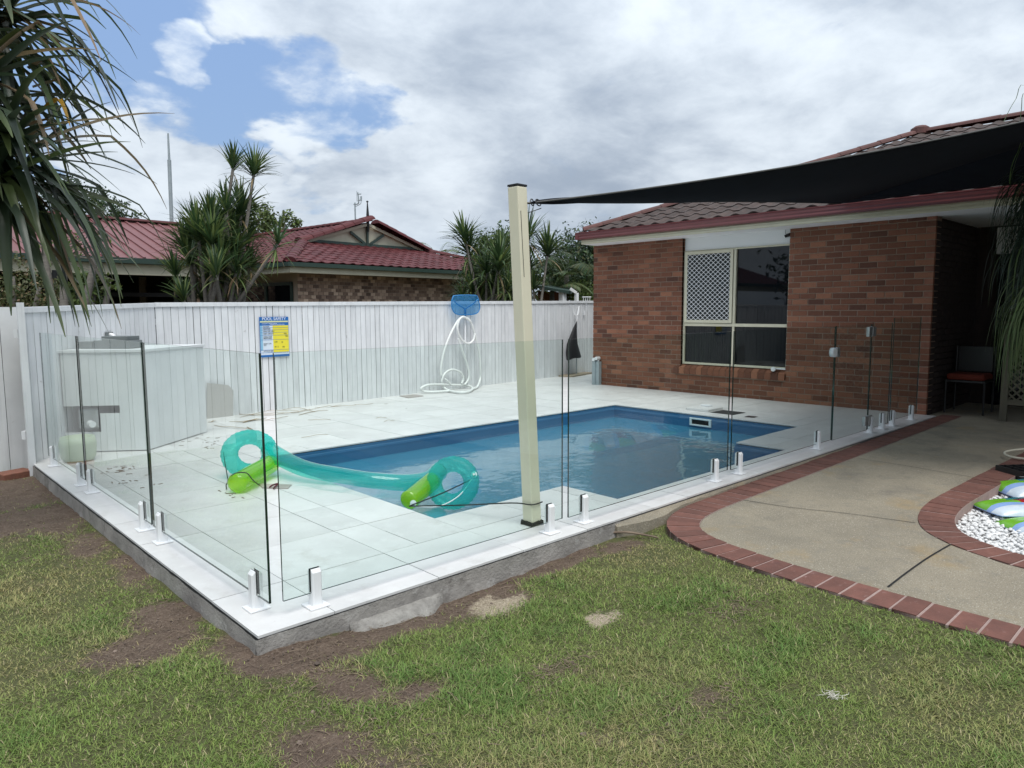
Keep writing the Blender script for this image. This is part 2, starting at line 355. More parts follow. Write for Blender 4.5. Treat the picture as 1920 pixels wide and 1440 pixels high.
def tag(o, label=None, cat=None, group=None, kind=None):
    for k, v in (('label', label), ('category', cat), ('group', group), ('kind', kind)):
        if v: o[k] = v
    return o
ROOT = {}
def thing(name, loc, label, cat, group=None):
    o = bpy.data.objects.new(name, None); o.empty_display_size = .1; COL.objects.link(o); o.location = tuple(map(float, loc))
    ROOT[o.name] = num(loc); return tag(o, label, cat, group)
def base_of(p):
    while p is not None:
        if p.name in ROOT: return ROOT[p.name]
        p = p.parent
    return np.zeros(3)
def put(name, mb, m, parent=None, smooth=False, bevel=0., kind=None, label=None, solo=None):
    """link one mesh object; coordinates in mb are world coordinates. A top-level object gets its own origin at its base."""
    b = base_of(parent) if parent is not None else (num(solo) if solo is not None else np.zeros(3))
    mb.v = [(p[0]-b[0], p[1]-b[1], p[2]-b[2]) for p in mb.v]
    o = bpy.data.objects.new(name, mb.mesh(name, m, smooth)); COL.objects.link(o)
    if parent is not None: o.parent = parent
    elif solo is not None: o.location = tuple(map(float, b))
    if bevel:
        bv = o.modifiers.new('bevel', 'BEVEL'); bv.width = bevel; bv.segments = 2; bv.limit_method = 'ANGLE'
    if kind: o['kind'] = kind
    if label: o['label'] = label
    return o
def inst(name, me, parent, M):                     # another object on shared mesh data; M in world axes
    o = bpy.data.objects.new(name, me); COL.objects.link(o); o.parent = parent
    b = base_of(parent); T = Matrix(M); T.translation = T.translation-Vector(b); o.matrix_local = T
    return o
def frame4(o, x, y, z):
    return [[x[0], y[0], z[0], o[0]], [x[1], y[1], z[1], o[1]], [x[2], y[2], z[2], o[2]], [0, 0, 0, 1]]
def spline(pts, n=6):                              # Catmull-Rom through points
    P = [num(p) for p in pts]; out = []
    for i in range(len(P)-1):
        a, b, c, d = P[max(i-1, 0)], P[i], P[i+1], P[min(i+2, len(P)-1)]
        for k in range(n):
            t = k/n; out.append(.5*((2*b)+(c-a)*t+(2*a-5*b+4*c-d)*t*t+(3*b-3*c+d-a)*t**3))
    out.append(P[-1]); return out
def clip(poly, a, b):                              # keep the part of poly left of the line a->b
    out = []; n = len(poly); sg = lambda p: (b[0]-a[0])*(p[1]-a[1])-(b[1]-a[1])*(p[0]-a[0])
    for i in range(n):
        p, q = poly[i], poly[(i+1) % n]; sp, sq = sg(p), sg(q)
        if sp >= 0: out.append(p)
        if (sp >= 0) != (sq >= 0):
            t = sp/(sp-sq); out.append((p[0]+t*(q[0]-p[0]), p[1]+t*(q[1]-p[1])))
    return out
def _h(ix, iy, s):
    n = (ix.astype(np.int64)*374761393+iy.astype(np.int64)*668265263+s*974634533) & 0x7fffffff
    n = ((n ^ (n >> 13))*1274126177) & 0x7fffffff
    return ((n ^ (n >> 16)) & 0xffff)/65535.
def vnoise(x, y, sc, s=0, octv=4):
    x = np.asarray(x, float); y = np.asarray(y, float); t = 0; a = .5; tot = 0
    for o in range(octv):
        X, Y = x*sc, y*sc; ix, iy = np.floor(X), np.floor(Y); fx, fy = X-ix, Y-iy
        fx = fx*fx*(3-2*fx); fy = fy*fy*(3-2*fy)
        v = (_h(ix, iy, s+o)*(1-fx)+_h(ix+1, iy, s+o)*fx)*(1-fy)+(_h(ix, iy+1, s+o)*(1-fx)+_h(ix+1, iy+1, s+o)*fx)*fy
        t = t+a*v; tot += a; a *= .55; sc *= 2.1
    return t/tot

# ================================================================== SETTING: ground
def path_z(x): return -.07+.009*(min(max(x, 2.4), 10.)-2.5)
OUT = spline([(9.75, -.012), (8.2, -.012), (6.5, -.012), (5.2, -.012), (4.2, -.012), (3.5, -.02), (3.1, -.09), (2.83, -.27), (2.66, -.58), (2.575, -1.07), (2.55, -1.5), (2.54, -2.1), (2.54, -2.8), (2.54, -4), (2.54, -6.)], 8)
BED = spline([(3.66, -6.), (3.66, -4), (3.67, -2.8), (3.69, -2.15), (3.75, -1.95), (3.87, -1.71), (4.09, -1.49), (4.42, -1.36), (4.85, -1.305), (5.4, -1.31), (6.3, -1.34), (7.4, -1.38), (8.4, -1.42), (9.2, -1.48)], 8)
def resample(C, step):
    C = np.array(C)[:, :2]; s = np.r_[0, np.cumsum(np.hypot(*np.diff(C, axis=0).T))]
    q = np.arange(0, s[-1], step); return np.c_[np.interp(q, s, C[:, 0]), np.interp(q, s, C[:, 1])]
def offset(C, d):                                # to the right of travel for d > 0
    C = np.array(C)[:, :2]; t = np.gradient(C, axis=0); t /= np.linalg.norm(t, axis=1)[:, None]
    return C+d*np.c_[t[:, 1], -t[:, 0]]
OUTc = resample(OUT, .05); BEDc = resample(BED, .05)
OUTi = offset(OUTc, -.235); BEDi = offset(BEDc, -.235)
if abs(OUTi[-1, 0]-OUTc[-1, 0]-.235) > .05: OUTi = offset(OUTc, .235)
if BEDi[0, 0] < BEDc[0, 0]: BEDi = offset(BEDc, .235)

DIRT = [(-.2, 4.4, .75, .9, 1.1), (-.25, 3.3, .52, .7, 1.), (-.15, 2.5, .26, .5, .9), (-.08, 1.7, .17, .6, .8), (-.36, .50, .30, .21, 1.15), (-.14, .78, .24, .26, 1.1),
        (.08, .02, .26, .34, 1.1), (.2, -.17, .26, .22, 1.0), (.62, -.12, .50, .17, 1.1), (1.15, -.10, .46, .26, 1.05), (1.85, -.04, .55, .15, 1.0), (2.45, -.15, .32, .15, .75),
        (.16, -.45, .19, .25, .95), (-.10, -.76, .24, .26, .84), (-.02, -1.1, .3, .25, .66), (.35, -.72, .22, .10, .75), (1.17, -1.58, .22, .09, .62), (.9, -1.0, .16, .07, .5), (.75, -1.5, .4, .3, .42), (2.05, -1.2, .17, .12, .42), (-.25, 2.1, .3, .3, .45)]
DRY = [(-.55, 1.55, .6, .8, .75), (-.9, .9, .5, .5, .5), (.5, -1.4, .6, .4, .55), (1.5, -2.3, .7, .4, .7), (2.3, -.35, .35, .22, .9), (.1, -1.3, .5, .3, .6), (-.35, .62, .26, .2, .8), (1.25, -.28, .25, .16, .5)]
def blobs(x, y, Ls):
    t = np.zeros_like(np.asarray(x, float))
    for cx, cy, rx, ry, w in Ls: t = np.maximum(t, w*np.exp(-(((x-cx)/rx)**2+((y-cy)/ry)**2)*.8))
    return t
def dirt_at(x, y):
    d = blobs(x, y, DIRT); n = vnoise(x, y, 5., 3, 5)
    v = d*1.25+(n-.5)*1.0; w = (vnoise(x, y, 2.6, 9, 3)-.64)*2.2
    return np.clip((np.maximum(v, w)-.50)/.52, 0, 1)
def dry_at(x, y):
    return np.clip(blobs(x, y, DRY)*.95+(vnoise(x, y, 1.6, 21, 4)-.52)*1.9, 0, 1)
def ground_z(x, y):
    z = -.118+(vnoise(x, y, 2.2, 5, 3)-.5)*.028+(vnoise(x, y, 11, 6, 3)-.5)*.012
    z = z+.035*np.exp(-((x/.45)**2+(y/.45)**2))-.030*np.exp(-(((x-1.2)/.6)**2+((y+.02)/.22)**2))
    z = z+.034*np.exp(-(np.minimum(x-2.45, 0)/.55)**2)*np.clip((-.25-y)/.5, 0, 1)
    return z+dirt_at(x, y)*(vnoise(x, y, 26, 8, 3)-.55)*.030
def grid_mesh(name, xs, ys, zf, keep, attr, m):
    X, Y = np.meshgrid(xs, ys); Z = zf(X, Y); ny, nx = X.shape
    idx = np.arange(nx*ny).reshape(ny, nx)
    Q = np.stack([idx[:-1, :-1], idx[:-1, 1:], idx[1:, 1:], idx[1:, :-1]], -1).reshape(-1, 4)
    cx = (X[:-1, :-1]+X[1:, 1:]).ravel()/2; cy = (Y[:-1, :-1]+Y[1:, 1:]).ravel()/2
    Q = Q[keep(cx, cy)]
    return np.c_[X.ravel(), Y.ravel(), Z.ravel()], Q, attr(X.ravel(), Y.ravel())
def fast_mesh(name, V, Q, m, attrs=(), smooth=True):
    me = bpy.data.meshes.new(name); V = np.asarray(V, np.float32); me.vertices.add(len(V)); me.vertices.foreach_set('co', V.ravel())
    tot = sum(q.size for q in Q); st = []; lt = []; vi = []; k = 0
    for q in Q:
        n = q.shape[1]; st.append(k+np.arange(len(q))*n); lt.append(np.full(len(q), n)); vi.append(q.ravel()); k += q.size
    me.loops.add(tot); me.loops.foreach_set('vertex_index', np.concatenate(vi).astype(np.int32))
    st = np.concatenate(st); me.polygons.add(len(st)); me.polygons.foreach_set('loop_start', st.astype(np.int32)); me.polygons.foreach_set('loop_total', np.concatenate(lt).astype(np.int32))
    if smooth: me.polygons.foreach_set('use_smooth', np.ones(len(st), bool))
    for an, ty, data in attrs:
        a = me.attributes.new(an, ty, 'POINT'); a.data.foreach_set('color' if ty == 'FLOAT_COLOR' else 'value', np.asarray(data, np.float32).ravel())
    me.materials.append(m); me.update(calc_edges=True); me.validate(); return me
# ground material: bare soil where the turf is worn off, thatch and leaf litter under the grass
mg = bpy.data.materials.new('lawn_soil'); mg.use_nodes = True
def _mg():
    t = mg.node_tree; p = t.nodes['Principled BSDF']; lk = t.links.new; p.inputs['Roughness'].default_value = .95; p.inputs['Specular IOR Level'].default_value = .2
    tcn = t.nodes.new('ShaderNodeTexCoord')
    def noi(s, d=6, r=.65):
        n = t.nodes.new('ShaderNodeTexNoise'); lk(tcn.outputs['Object'], n.inputs['Vector']); n.inputs['Scale'].default_value = s; n.inputs['Detail'].default_value = d; n.inputs['Roughness'].default_value = r; return n.outputs['Fac']
    def ramp(v, st):
        n = t.nodes.new('ShaderNodeValToRGB'); lk(v, n.inputs[0])
        for i, (q, c) in enumerate(st):
            e = n.color_ramp.elements[i] if i < 2 else n.color_ramp.elements.new(q)
            e.position = q; e.color = (*c, 1)
        return n.outputs[0]
    def mx(f, a, b):
        n = t.nodes.new('ShaderNodeMix'); n.data_type = 'RGBA'
        if isinstance(f, float): n.inputs[0].default_value = f
        else: lk(f, n.inputs[0])
        lk(a, n.inputs[6]); lk(b, n.inputs[7]); return n.outputs[2]
    soil = mx(.5, ramp(noi(9), [(.3, (.092, .062, .045)), (.7, (.215, .152, .112))]), ramp(noi(70, 8, .75), [(.34, (.045, .033, .027)), (.56, (.18, .138, .108)), (.68, (.42, .355, .28))]))
    thatch = mx(.5, ramp(noi(6), [(.3, (.095, .125, .045)), (.7, (.19, .185, .085))]), ramp(noi(90, 7, .75), [(.35, (.035, .034, .018)), (.6, (.10, .095, .045)), (.75, (.26, .22, .13))]))
    at = t.nodes.new('ShaderNodeAttribute'); at.attribute_name = 'dirt'
    a2 = t.nodes.new('ShaderNodeAttribute'); a2.attribute_name = 'sand'
    def edge(a, k, s_):                          # ragged small-scale border for a patch
        m1 = t.nodes.new('ShaderNodeMath'); m1.operation = 'MULTIPLY_ADD'; lk(noi(s_, 7, .7), m1.inputs[0]); m1.inputs[1].default_value = k; lk(a, m1.inputs[2])
        m2 = t.nodes.new('ShaderNodeMapRange'); lk(m1.outputs[0], m2.inputs[0])
        for i_, q_ in enumerate((.5*k+.32, .5*k+.62, 0., 1.)): m2.inputs[1+i_].default_value = q_
        return m2.outputs[0]
    col = mx(edge(at.outputs['Fac'], 1.3, 24), thatch, soil)
    sandc = ramp(noi(110, 7, .8), [(.35, (.16, .12, .085)), (.55, (.50, .42, .31)), (.7, (.68, .60, .48))])
    col = mx(edge(a2.outputs['Fac'], 1.6, 45), col, sandc)
    lk(col, p.inputs['Base Color'])
    b = t.nodes.new('ShaderNodeBump'); b.inputs['Strength'].default_value = 1.; b.inputs['Distance'].default_value = .02; lk(noi(55, 8, .75), b.inputs['Height']); lk(b.outputs[0], p.inputs['Normal'])
_mg()
def sand_at(x, y):
    d = blobs(x, y, [(1.22, -.27, .19, .14, 1.15), (1.46, -.80, .09, .07, 1.25), (.5, -.3, .3, .1, .25)]); return np.clip((d+(vnoise(x, y, 22, 14, 3)-.5)*.9-.35)/.35, 0, 1)*.9
xs = np.r_[-60, -25, -12, np.arange(-6, 14.01, .07), 22, 45, 90]; ys = np.r_[-60, -25, -12, np.arange(-6, 7.01, .07), 9, 12, 18, 30, 60, 120]
PATHPOLY = [tuple(p) for p in OUTi]+[(2.78, -6.), (9.3, -6.), (9.6, -.3)]
def inpoly(x, y, poly):
    P = np.array(poly); c = np.zeros(len(x), bool); j = len(P)-1
    for i in range(len(P)):
        cond = ((P[i, 1] > y) != (P[j, 1] > y)) & (x < (P[j, 0]-P[i, 0])*(y-P[i, 1])/(P[j, 1]-P[i, 1]+1e-12)+P[i, 0]); c ^= cond; j = i
    return c
def keepg(x, y): return ~inpoly(x, y, PATHPOLY) & ~((x > .10) & (x < 9.8) & (y > .10) & (y < 6.8) & (y < 5.0+x*1.02)) & ~((x > 9.5) & (x < 11.8) & (y > 6.1) & (y < 7.7))
V, Q, A = grid_mesh('ground', xs, ys, lambda X, Y: np.where((np.abs(X-4) < 10.2) & (np.abs(Y-.5) < 6.6), ground_z(X, Y), -.13), keepg, dirt_at, mg)
inb = (np.abs(V[:, 0]-4) < 10.2) & (np.abs(V[:, 1]-.5) < 6.6)
g_o = bpy.data.objects.new('ground', fast_mesh('ground', V, [Q], mg, [('dirt', 'FLOAT', np.where(inb, A, .5)), ('sand', 'FLOAT', sand_at(V[:, 0], V[:, 1]))])); COL.objects.link(g_o); tag(g_o, kind='structure')
far = MB().add([(-900, -900, -.6), (900, -900, -.6), (900, 900, -.6), (-900, 900, -.6)], [(0, 1, 2, 3)])
tag(put('distant_ground', far, mg), kind='structure')

# ================================================================== pool deck: slab, porcelain tiles
FD = num((math.cos(R(5.43)), math.sin(R(5.43)), 0)); FN = num((-FD[1], FD[0], 0)); KINK = num((1.72, 6.866, 0))
deck = thing('pool_deck', (4.7, 3, 0), None, None); deck['kind'] = 'structure'
PX0, PX1, PY0, PY1, BX0, BX1, BY0 = 1.70, 7.38, .92, 3.845, 3.035, 5.85, .345
sl = MB()
sl.box((.012, .012, -.42), (PX0-.03, 7.6, -.014)); sl.box((PX0-.03, .012, -.42), (BX0-.03, PY0-.03, -.014)); sl.box((BX0-.03, .012, -.42), (BX1+.03, BY0-.03, -.014))
sl.box((BX1+.03, .012, -.42), (9.53, PY0-.03, -.014)); sl.box((PX1+.03, PY0-.03, -.42), (9.53, 7.6, -.014)); sl.box((PX0-.03, PY1+.03, -.42), (PX1+.03, 7.6, -.014)); sl.box((9.532, 6.12, -.42), (11.9, 7.8, -.014))
sl.v = [(x, y, z) for x, y, z in sl.v]
put('slab', sl, M_grout, deck)
def rough_edge(p, q, nrm, ztop, zbot, seed, thick=.0):    # broken rendered concrete face along the slab edge
    p, q, nrm = map(num, (p, q, nrm)); n = int(np.linalg.norm(q-p)/.03); mb = MB(); rows = 7; V = []
    for i in range(n+1):
        P = p+(q-p)*i/n
        for k in range(rows):
            z = ztop+(zbot-ztop)*k/(rows-1)
            o = .004+.012*float(vnoise(i*.03+seed, k*.03, 9., seed, 3))+.020*max(0, float(vnoise(i*.03, k*.05, 4., seed+3, 2))-.55)*(k/(rows-1))*3+thick*k/(rows-1)
            V.append(P+nrm*o+num((0, 0, z)))
    F = [(i*rows+k, i*rows+k+1, (i+1)*rows+k+1, (i+1)*rows+k) for i in range(n) for k in range(rows-1)]
    return mb.add(V, F)
e = rough_edge((2.62, .0, 0), (0.0, .0, 0), (0, -1, 0), -.013, -.24, 2); f2 = rough_edge((0., .0, 0), (0., 5.1, 0), (-1, 0, 0), -.013, -.24, 7)
f2.f = [tuple(q) for q in f2.f]; e.add(f2.v, f2.f)
put('concrete_edge', e, M_conc, deck, smooth=True)
cf_ = MB(); V = []
for k in range(8):
    z = -.013-.227*k/7; o = .006+.012*float(vnoise(k*.3, 1., 5, 4, 2)); V += [(-o, .02, z), (-o, -o*.4, z), (-o*.4, -o, z), (.02, -o, z)]
put('concrete_corner', cf_.add(V, [(k*4+j, (k+1)*4+j, (k+1)*4+j+1, k*4+j+1) for k in range(7) for j in range(3)]), M_conc, deck, smooth=True)
# tiles
XJ = [0, .39, 1.03, 1.68, 2.28, 2.88, 3.48, 4.08, 4.68, 5.28, 5.88, 6.48, 7.08, 7.68, 8.28, 8.88, 9.53]
YJ = [0, .55, 1.15, 1.75, 2.35, 2.95, 3.55, 4.15, 4.75, 5.35, 5.95, 6.55, 7.15, 7.75]
TL = []
G = .0022
def cells(xj, yj):
    for i in range(len(xj)-1):
        for j in range(len(yj)-1): TL.append((xj[i], yj[j], xj[i+1], yj[j+1]))
def between(L_, a, b): return [a]+[v for v in L_ if a+.04 < v < b-.04]+[b]
cells(between(XJ, 0, BX0), [0, .55]); cells(between(XJ, BX0, BX1), [0, BY0]); cells(between(XJ, BX1, 9.53), [0, .55])
cells(between(XJ, 1.28, BX0), [.55, PY0]); cells(between(XJ, BX1, 9.53), [.55, PY0])
cells([0, .39, 1.03, 1.28], [.55]+YJ[2:]); cells([1.28, PX0], [PY0]+[y for y in YJ if PY0 < y < PY1]+[PY1])
cells([PX1, 7.78]+[x for x in XJ if x > 7.9], [PY0]+[y for y in YJ if PY0 < y < PY1]+[PY1]); cells(between(XJ, 1.28, 9.53), [PY1]+[y for y in YJ if y > PY1+.1])
cells([9.53, 10.08, 10.68, 11.28, 11.88], [6.14, 6.55, 7.15, 7.75])
for (x0, y0, x1, y1) in TL:
    poly = [(x0+G, y0+G), (x1-G, y0+G), (x1-G, y1-G), (x0+G, y1-G)]
    poly = clip(poly, (11.72, 7.866), (1.72, 6.916))           # long fence line
    poly = clip(poly, (1.72, 6.9), (-.05, 5.15)) if poly else poly              # angled fence line
    if len(poly) < 3: continue
    ar = abs(sum(poly[i][0]*poly[(i+1) % len(poly)][1]-poly[(i+1) % len(poly)][0]*poly[i][1] for i in range(len(poly))))/2
    if ar < .004: continue
    dz = random.uniform(-.0012, .0012)
    # the skimmer opening in the deck: one tile is lifted out there
    put('tile', MB().prism(poly, -.013+dz, dz), M_tile, deck)
# concrete haunch between the slab and the brick edging of the path
hb = MB(); V = []; n = 90
_k = OUTc[OUTc[:, 1] > -.5]; _k = _k[np.argsort(_k[:, 0])]; HX, HY = _k[:, 0], _k[:, 1]
for i in range(n+1):
    x = 2.56+i*(6.9-2.56)/n; y1 = min(0, float(np.interp(x, HX, HY)))
    yo = min(-.016, max(y1+.008, -.075-.02*vnoise(x, 1., 6, 4, 2)))
    if x < 2.72: yo = -.03-.05*(x-2.56)/.16
    z0 = -.022; zz = -.03-.02*vnoise(x, 2, 8, 5, 2)
    V += [(x, 0.0, z0), (x, yo, zz), (x, yo-.004, -.17)]
put('concrete_haunch', hb.add(V, [(i*3+k, i*3+k+1, i*3+k+4, i*3+k+3) for i in range(n) for k in range(2)]+[(0, 2, 1)]), M_agg, deck)
lump = MB(); rgl = np.random.default_rng(3)
V = []; n = 26
for i in range(n+1):
    t = i/n; x = .46+.62*t; w = .115*math.sin(math.pi*min(1, t*1.05+.02))**.6*(.8+.4*vnoise(x, 3, 9, 2, 2))
    for k in range(7):
        s = k/6; y = -.012-w*s; z = -.165+.075*(1-s**1.6)+.014*vnoise(x*1.0, y*1.0, 40, 3, 2)
        V.append((x, y, z))
put('concrete_spill', lump.add(V, [(i*7+k, i*7+k+1, (i+1)*7+k+1, (i+1)*7+k) for i in range(n) for k in range(6)]), mat('spilt_concrete', (.34, .325, .30), (.20, .19, .175), 16, 8., .95, 1., 70), deck)

# ================================================================== swimming pool
pool = thing('swimming_pool', (4.5, 2.3, -1.1), 'blue fibreglass pool set in the pale tiled deck', 'pool')
PP = [(PX0, PY0), (BX0, PY0), (BX0, BY0), (BX1, BY0), (BX1, PY0), (PX1, PY0), (PX1, PY1), (PX0, PY1)]
def inset(poly, d):
    out = []; n = len(poly)
    for i in range(n):
        a, b, c = num(poly[i-1]), num(poly[i]), num(poly[(i+1) % n]); t1 = (b-a)/np.linalg.norm(b-a); t2 = (c-b)/np.linalg.norm(c-b)
        n1 = num((-t1[1], t1[0])); n2 = num((-t2[1], t2[0])); out.append(tuple(b+d*(n1+n2)))
    return out
levels = [(-.022, -.02), (-.024, .006), (-.05, .006), (-.055, .010), (-.075, .014), (-.10, .012), (-.20, .014), (-.55, .05), (-.78, .10), (-.80, .16), (-1.05, .24), (-1.12, .30)]
sh = MB(); V = []; nP = len(PP)
for z, d in levels: V += [(*q, z) for q in inset(PP, d)]
F = [(i*nP+k, (i+1)*nP+k, (i+1)*nP+(k+1) % nP, i*nP+(k+1) % nP) for i in range(len(levels)-1) for k in range(nP)]
F = [tuple(reversed(q)) for q in F]
last = (len(levels)-1)*nP; tt = tessellate_polygon([[Vector((*q, 0)) for q in inset(PP, .30)]])
F += [tuple(last+i for i in q) for q in tt]
put('shell', sh.add(V, F), M_shell, pool)
st = MB()
st.box((BX0+.06, BY0+.06, -1.1), (BX1-.06, PY0+.1, -.52)); st.box((BX0+.9, PY0+.1, -1.1), (BX1-.9, PY0+.42, -.78))
put('step', st, M_shell, pool, bevel=.03)
sk = MB(); xk = PX1-.022
for a, b in (((2.14, -.05), (2.48, -.072)), ((2.14, -.138), (2.48, -.16)), ((2.14, -.072), (2.175, -.138)), ((2.445, -.072), (2.48, -.138))):
    sk.box((xk-.012, a[0], b[1]), (xk+.01, b[0], a[1]))
so_ = put('skimmer_mouth', sk, M_skim, pool, bevel=.004)
put('skimmer_throat', MB().box((xk+.004, 2.17, -.145), (xk+.008, 2.45, -.065)), M_gap, pool)
WZ = -.188
wt = MB(); wp = inset(PP, .013)
tw = [tuple(q) for q in tessellate_polygon([[Vector((*q, 0)) for q in wp]])]
wv = [(*q, WZ) for q in wp]
def up_(q):
    a, b, c = (num(wv[i]) for i in q); return q if np.cross(b-a, c-a)[2] > 0 else tuple(reversed(q))
w_o = put('water', wt.add(wv, [up_(q) for q in tw]), M_water); tag(w_o, kind='structure')
# loose deck bits round the skimmer
lid = thing('skimmer_cover_plate', (7.82, 2.53, 0), 'tile topped skimmer lid lying lifted beside its open hole', 'lid')
put('plate', MB().box((7.66, 2.37, .002), (8.06, 2.75, .035)), M_tile, lid, bevel=.003)
put('handle', MB().box((7.95, 2.52, .037), (8.02, 2.68, .06)), M_whitemet, lid, bevel=.004)
hp = put('skimmer_hole', MB().box((7.66, 1.98, .002), (8.0, 2.34, .0045)), M_gap); tag(hp, 'open dark square skimmer hole in the far deck', 'hole')
tag(put('overflow_cover', MB().box((7.62, 1.66, .001), (7.74, 1.79, .006)), M_black), 'small dark drain cover in the far deck', 'drain')

# ================================================================== concrete path with red paver edging, pebble bed
path = thing('path', (5, -.8, 0), None, None); path['kind'] = 'structure'
io = OUTi[(OUTi[:, 0] < 9.6)]; bi = BEDc
poly = [(9.6, -.235)]+[tuple(p) for p in io]+[tuple(p) for p in bi]+[(9.35, -1.48), (11.48, -1.5), (11.48, .12), (9.6, .12)]
cl = [poly[0]]
for p in poly[1:]:
    if np.hypot(p[0]-cl[-1][0], p[1]-cl[-1][1]) > .02: cl.append(p)
tri = [tuple(q) for q in tessellate_polygon([[Vector((*p, 0)) for p in cl]])]
V = [(x, y, path_z(x)-.004) for x, y in cl]+[(x, y, -.25) for x, y in cl]; n = len(cl)
F = []
for q in tri:
    a, b, c = (num(V[i]) for i in q); F.append(q if np.cross(b-a, c-a)[2] > 0 else tuple(reversed(q)))
F += [(i, n+i, n+(i+1) % n, (i+1) % n) for i in range(n)]
put('concrete', MB().add(V, F), M_agg, path)
jt = MB()                                          # saw-cut and cracked control joints
def joint(pts, w=.008):
    P = spline([(x, y, 0) for x, y in pts], 8)
    for a, b in zip(P[:-1], P[1:]):
        t = (b-a)/np.linalg.norm(b-a); s_ = num((-t[1], t[0], 0))*w/2; b = b+t*.001
        jt.add([(*(a-s_)[:2], path_z(a[0])-.0005), (*(b-s_)[:2], path_z(b[0])-.0005), (*(b+s_)[:2], path_z(b[0])-.0005), (*(a+s_)[:2], path_z(a[0])-.0005)], [(0, 1, 2, 3)])
joint([ground(x, y, -.06)[:2] for x, y in ((1665, 1098), (1700, 1072), (1740, 1045), (1784, 1020))], .012)
joint([ground(x, y, -.055)[:2] for x, y in ((1392, 936), (1480, 950), (1580, 961), (1660, 972), (1716, 980))], .007)
joint([ground(x, y, -.03)[:2] for x, y in ((1610, 858), (1690, 870), (1760, 882), (1826, 893))], .008)
put('joint', jt, M_gap, path)
def edging(C, side, step, thing_):
    C = np.array(C); mb = MB(); P = resample(C, step); t = np.gradient(P, axis=0); t /= np.linalg.norm(t, axis=1)[:, None]
    nrm = side*np.c_[t[:, 1], -t[:, 0]]; k = 0
    for i in range(len(P)-1):
        a, b = P[i], P[i+1]; ga = (b-a)*.055
        q = [a+ga, b-ga, b-ga+nrm[i+1]*.228, a+ga+nrm[i]*.228]
        m4 = [a-ga*.1, b+ga*.1, b+ga*.1+nrm[i+1]*.231, a-ga*.1+nrm[i]*.231]
        cr = (q[1][0]-q[0][0])*(q[3][1]-q[0][1])-(q[1][1]-q[0][1])*(q[3][0]-q[0][0])
        if cr < 0: q = q[::-1]; m4 = m4[::-1]
        jz = random.uniform(-.002, .003)
        if max(abs(a[1]), 0) < 4.2:
            put('paver', MB().prism([tuple(v) for v in q], -.13, lambda x, y: path_z(x)+jz+.003), M_paver, thing_)
            mb.prism([tuple(v) for v in m4], -.2, lambda x, y: path_z(x)-.0005)
    put('mortar_bed', mb, M_pmortar, thing_)
sgn = 1 if np.linalg.norm(offset(OUTc, .235)-OUTi) < 1e-6 else -1
edging(OUTc, sgn, .13, path)
sgn2 = 1 if np.linalg.norm(offset(BEDc, .235)-BEDi) < 1e-6 else -1
edging(BEDc, sgn2, .135, path)
# pebble bed
bp = [tuple(p) for p in BEDi if p[1] > -4.2 and p[0] < 9.2]+[(9.2, -4.2)]
bedz = -.155
bb = MB(); t3 = tessellate_polygon([[Vector((*p, 0)) for p in bp]]); Vb = [(x, y, bedz) for x, y in bp]
bb.add(Vb, [q if np.cross(num(Vb[q[1]])-num(Vb[q[0]]), num(Vb[q[2]])-num(Vb[q[0]]))[2] > 0 else tuple(reversed(q)) for q in t3])
tag(put('garden_bed', bb, mat('bed_sand', (.34, .33, .31), (.22, .21, .2), 40, rough=.95)), kind='structure')
def ico(sub=1):
    t = (1+5**.5)/2; v = [(-1, t, 0), (1, t, 0), (-1, -t, 0), (1, -t, 0), (0, -1, t), (0, 1, t), (0, -1, -t), (0, 1, -t), (t, 0, -1), (t, 0, 1), (-t, 0, -1), (-t, 0, 1)]
    f = [(0, 11, 5), (0, 5, 1), (0, 1, 7), (0, 7, 10), (0, 10, 11), (1, 5, 9), (5, 11, 4), (11, 10, 2), (10, 7, 6), (7, 1, 8), (3, 9, 4), (3, 4, 2), (3, 2, 6), (3, 6, 8), (3, 8, 9), (4, 9, 5), (2, 4, 11), (6, 2, 10), (8, 6, 7), (9, 8, 1)]
    v = np.array(v, float); return v/np.linalg.norm(v, axis=1)[:, None], np.array(f)
IV, IF = ico()
def inpoly(x, y, poly):
    P = np.array(poly); c = np.zeros(len(x), bool); j = len(P)-1
    for i in range(len(P)):
        cond = ((P[i, 1] > y) != (P[j, 1] > y)) & (x < (P[j, 0]-P[i, 0])*(y-P[i, 1])/(P[j, 1]-P[i, 1]+1e-12)+P[i, 0]); c ^= cond; j = i
    return c
px_, py_ = RNG.uniform(3.85, 7.4, 30000), RNG.uniform(-3.4, -1.4, 30000)
kp = inpoly(px_, py_, bp); px_, py_ = px_[kp][:16000], py_[kp][:16000]
sc_ = RNG.uniform(.010, .021, (len(px_), 1, 1))*np.stack([RNG.uniform(.8, 1.4, len(px_)), RNG.uniform(.7, 1.1, len(px_)), RNG.uniform(.5, .8, len(px_))], 1)[:, None, :]
an = RNG.uniform(0, 6.28, len(px_)); jit = RNG.uniform(.75, 1.2, (len(px_), 12, 1))
VV = IV[None]*jit*sc_; X = VV[..., 0]*np.cos(an)[:, None]-VV[..., 1]*np.sin(an)[:, None]; Y = VV[..., 0]*np.sin(an)[:, None]+VV[..., 1]*np.cos(an)[:, None]
ht = bedz+.012+RNG.uniform(0, .03, len(px_)); VV = np.stack([X+px_[:, None], Y+py_[:, None], VV[..., 2]+ht[:, None]], -1).reshape(-1, 3)
FF = (IF[None]+12*np.arange(len(px_))[:, None, None]).reshape(-1, 3)
po = bpy.data.objects.new('white_pebbles', fast_mesh('white_pebbles', VV, [FF], M_pebble, [('rnd', 'FLOAT', np.repeat(RNG.uniform(0, 1, len(px_)), 12))], smooth=False)); COL.objects.link(po); tag(po, kind='stuff')

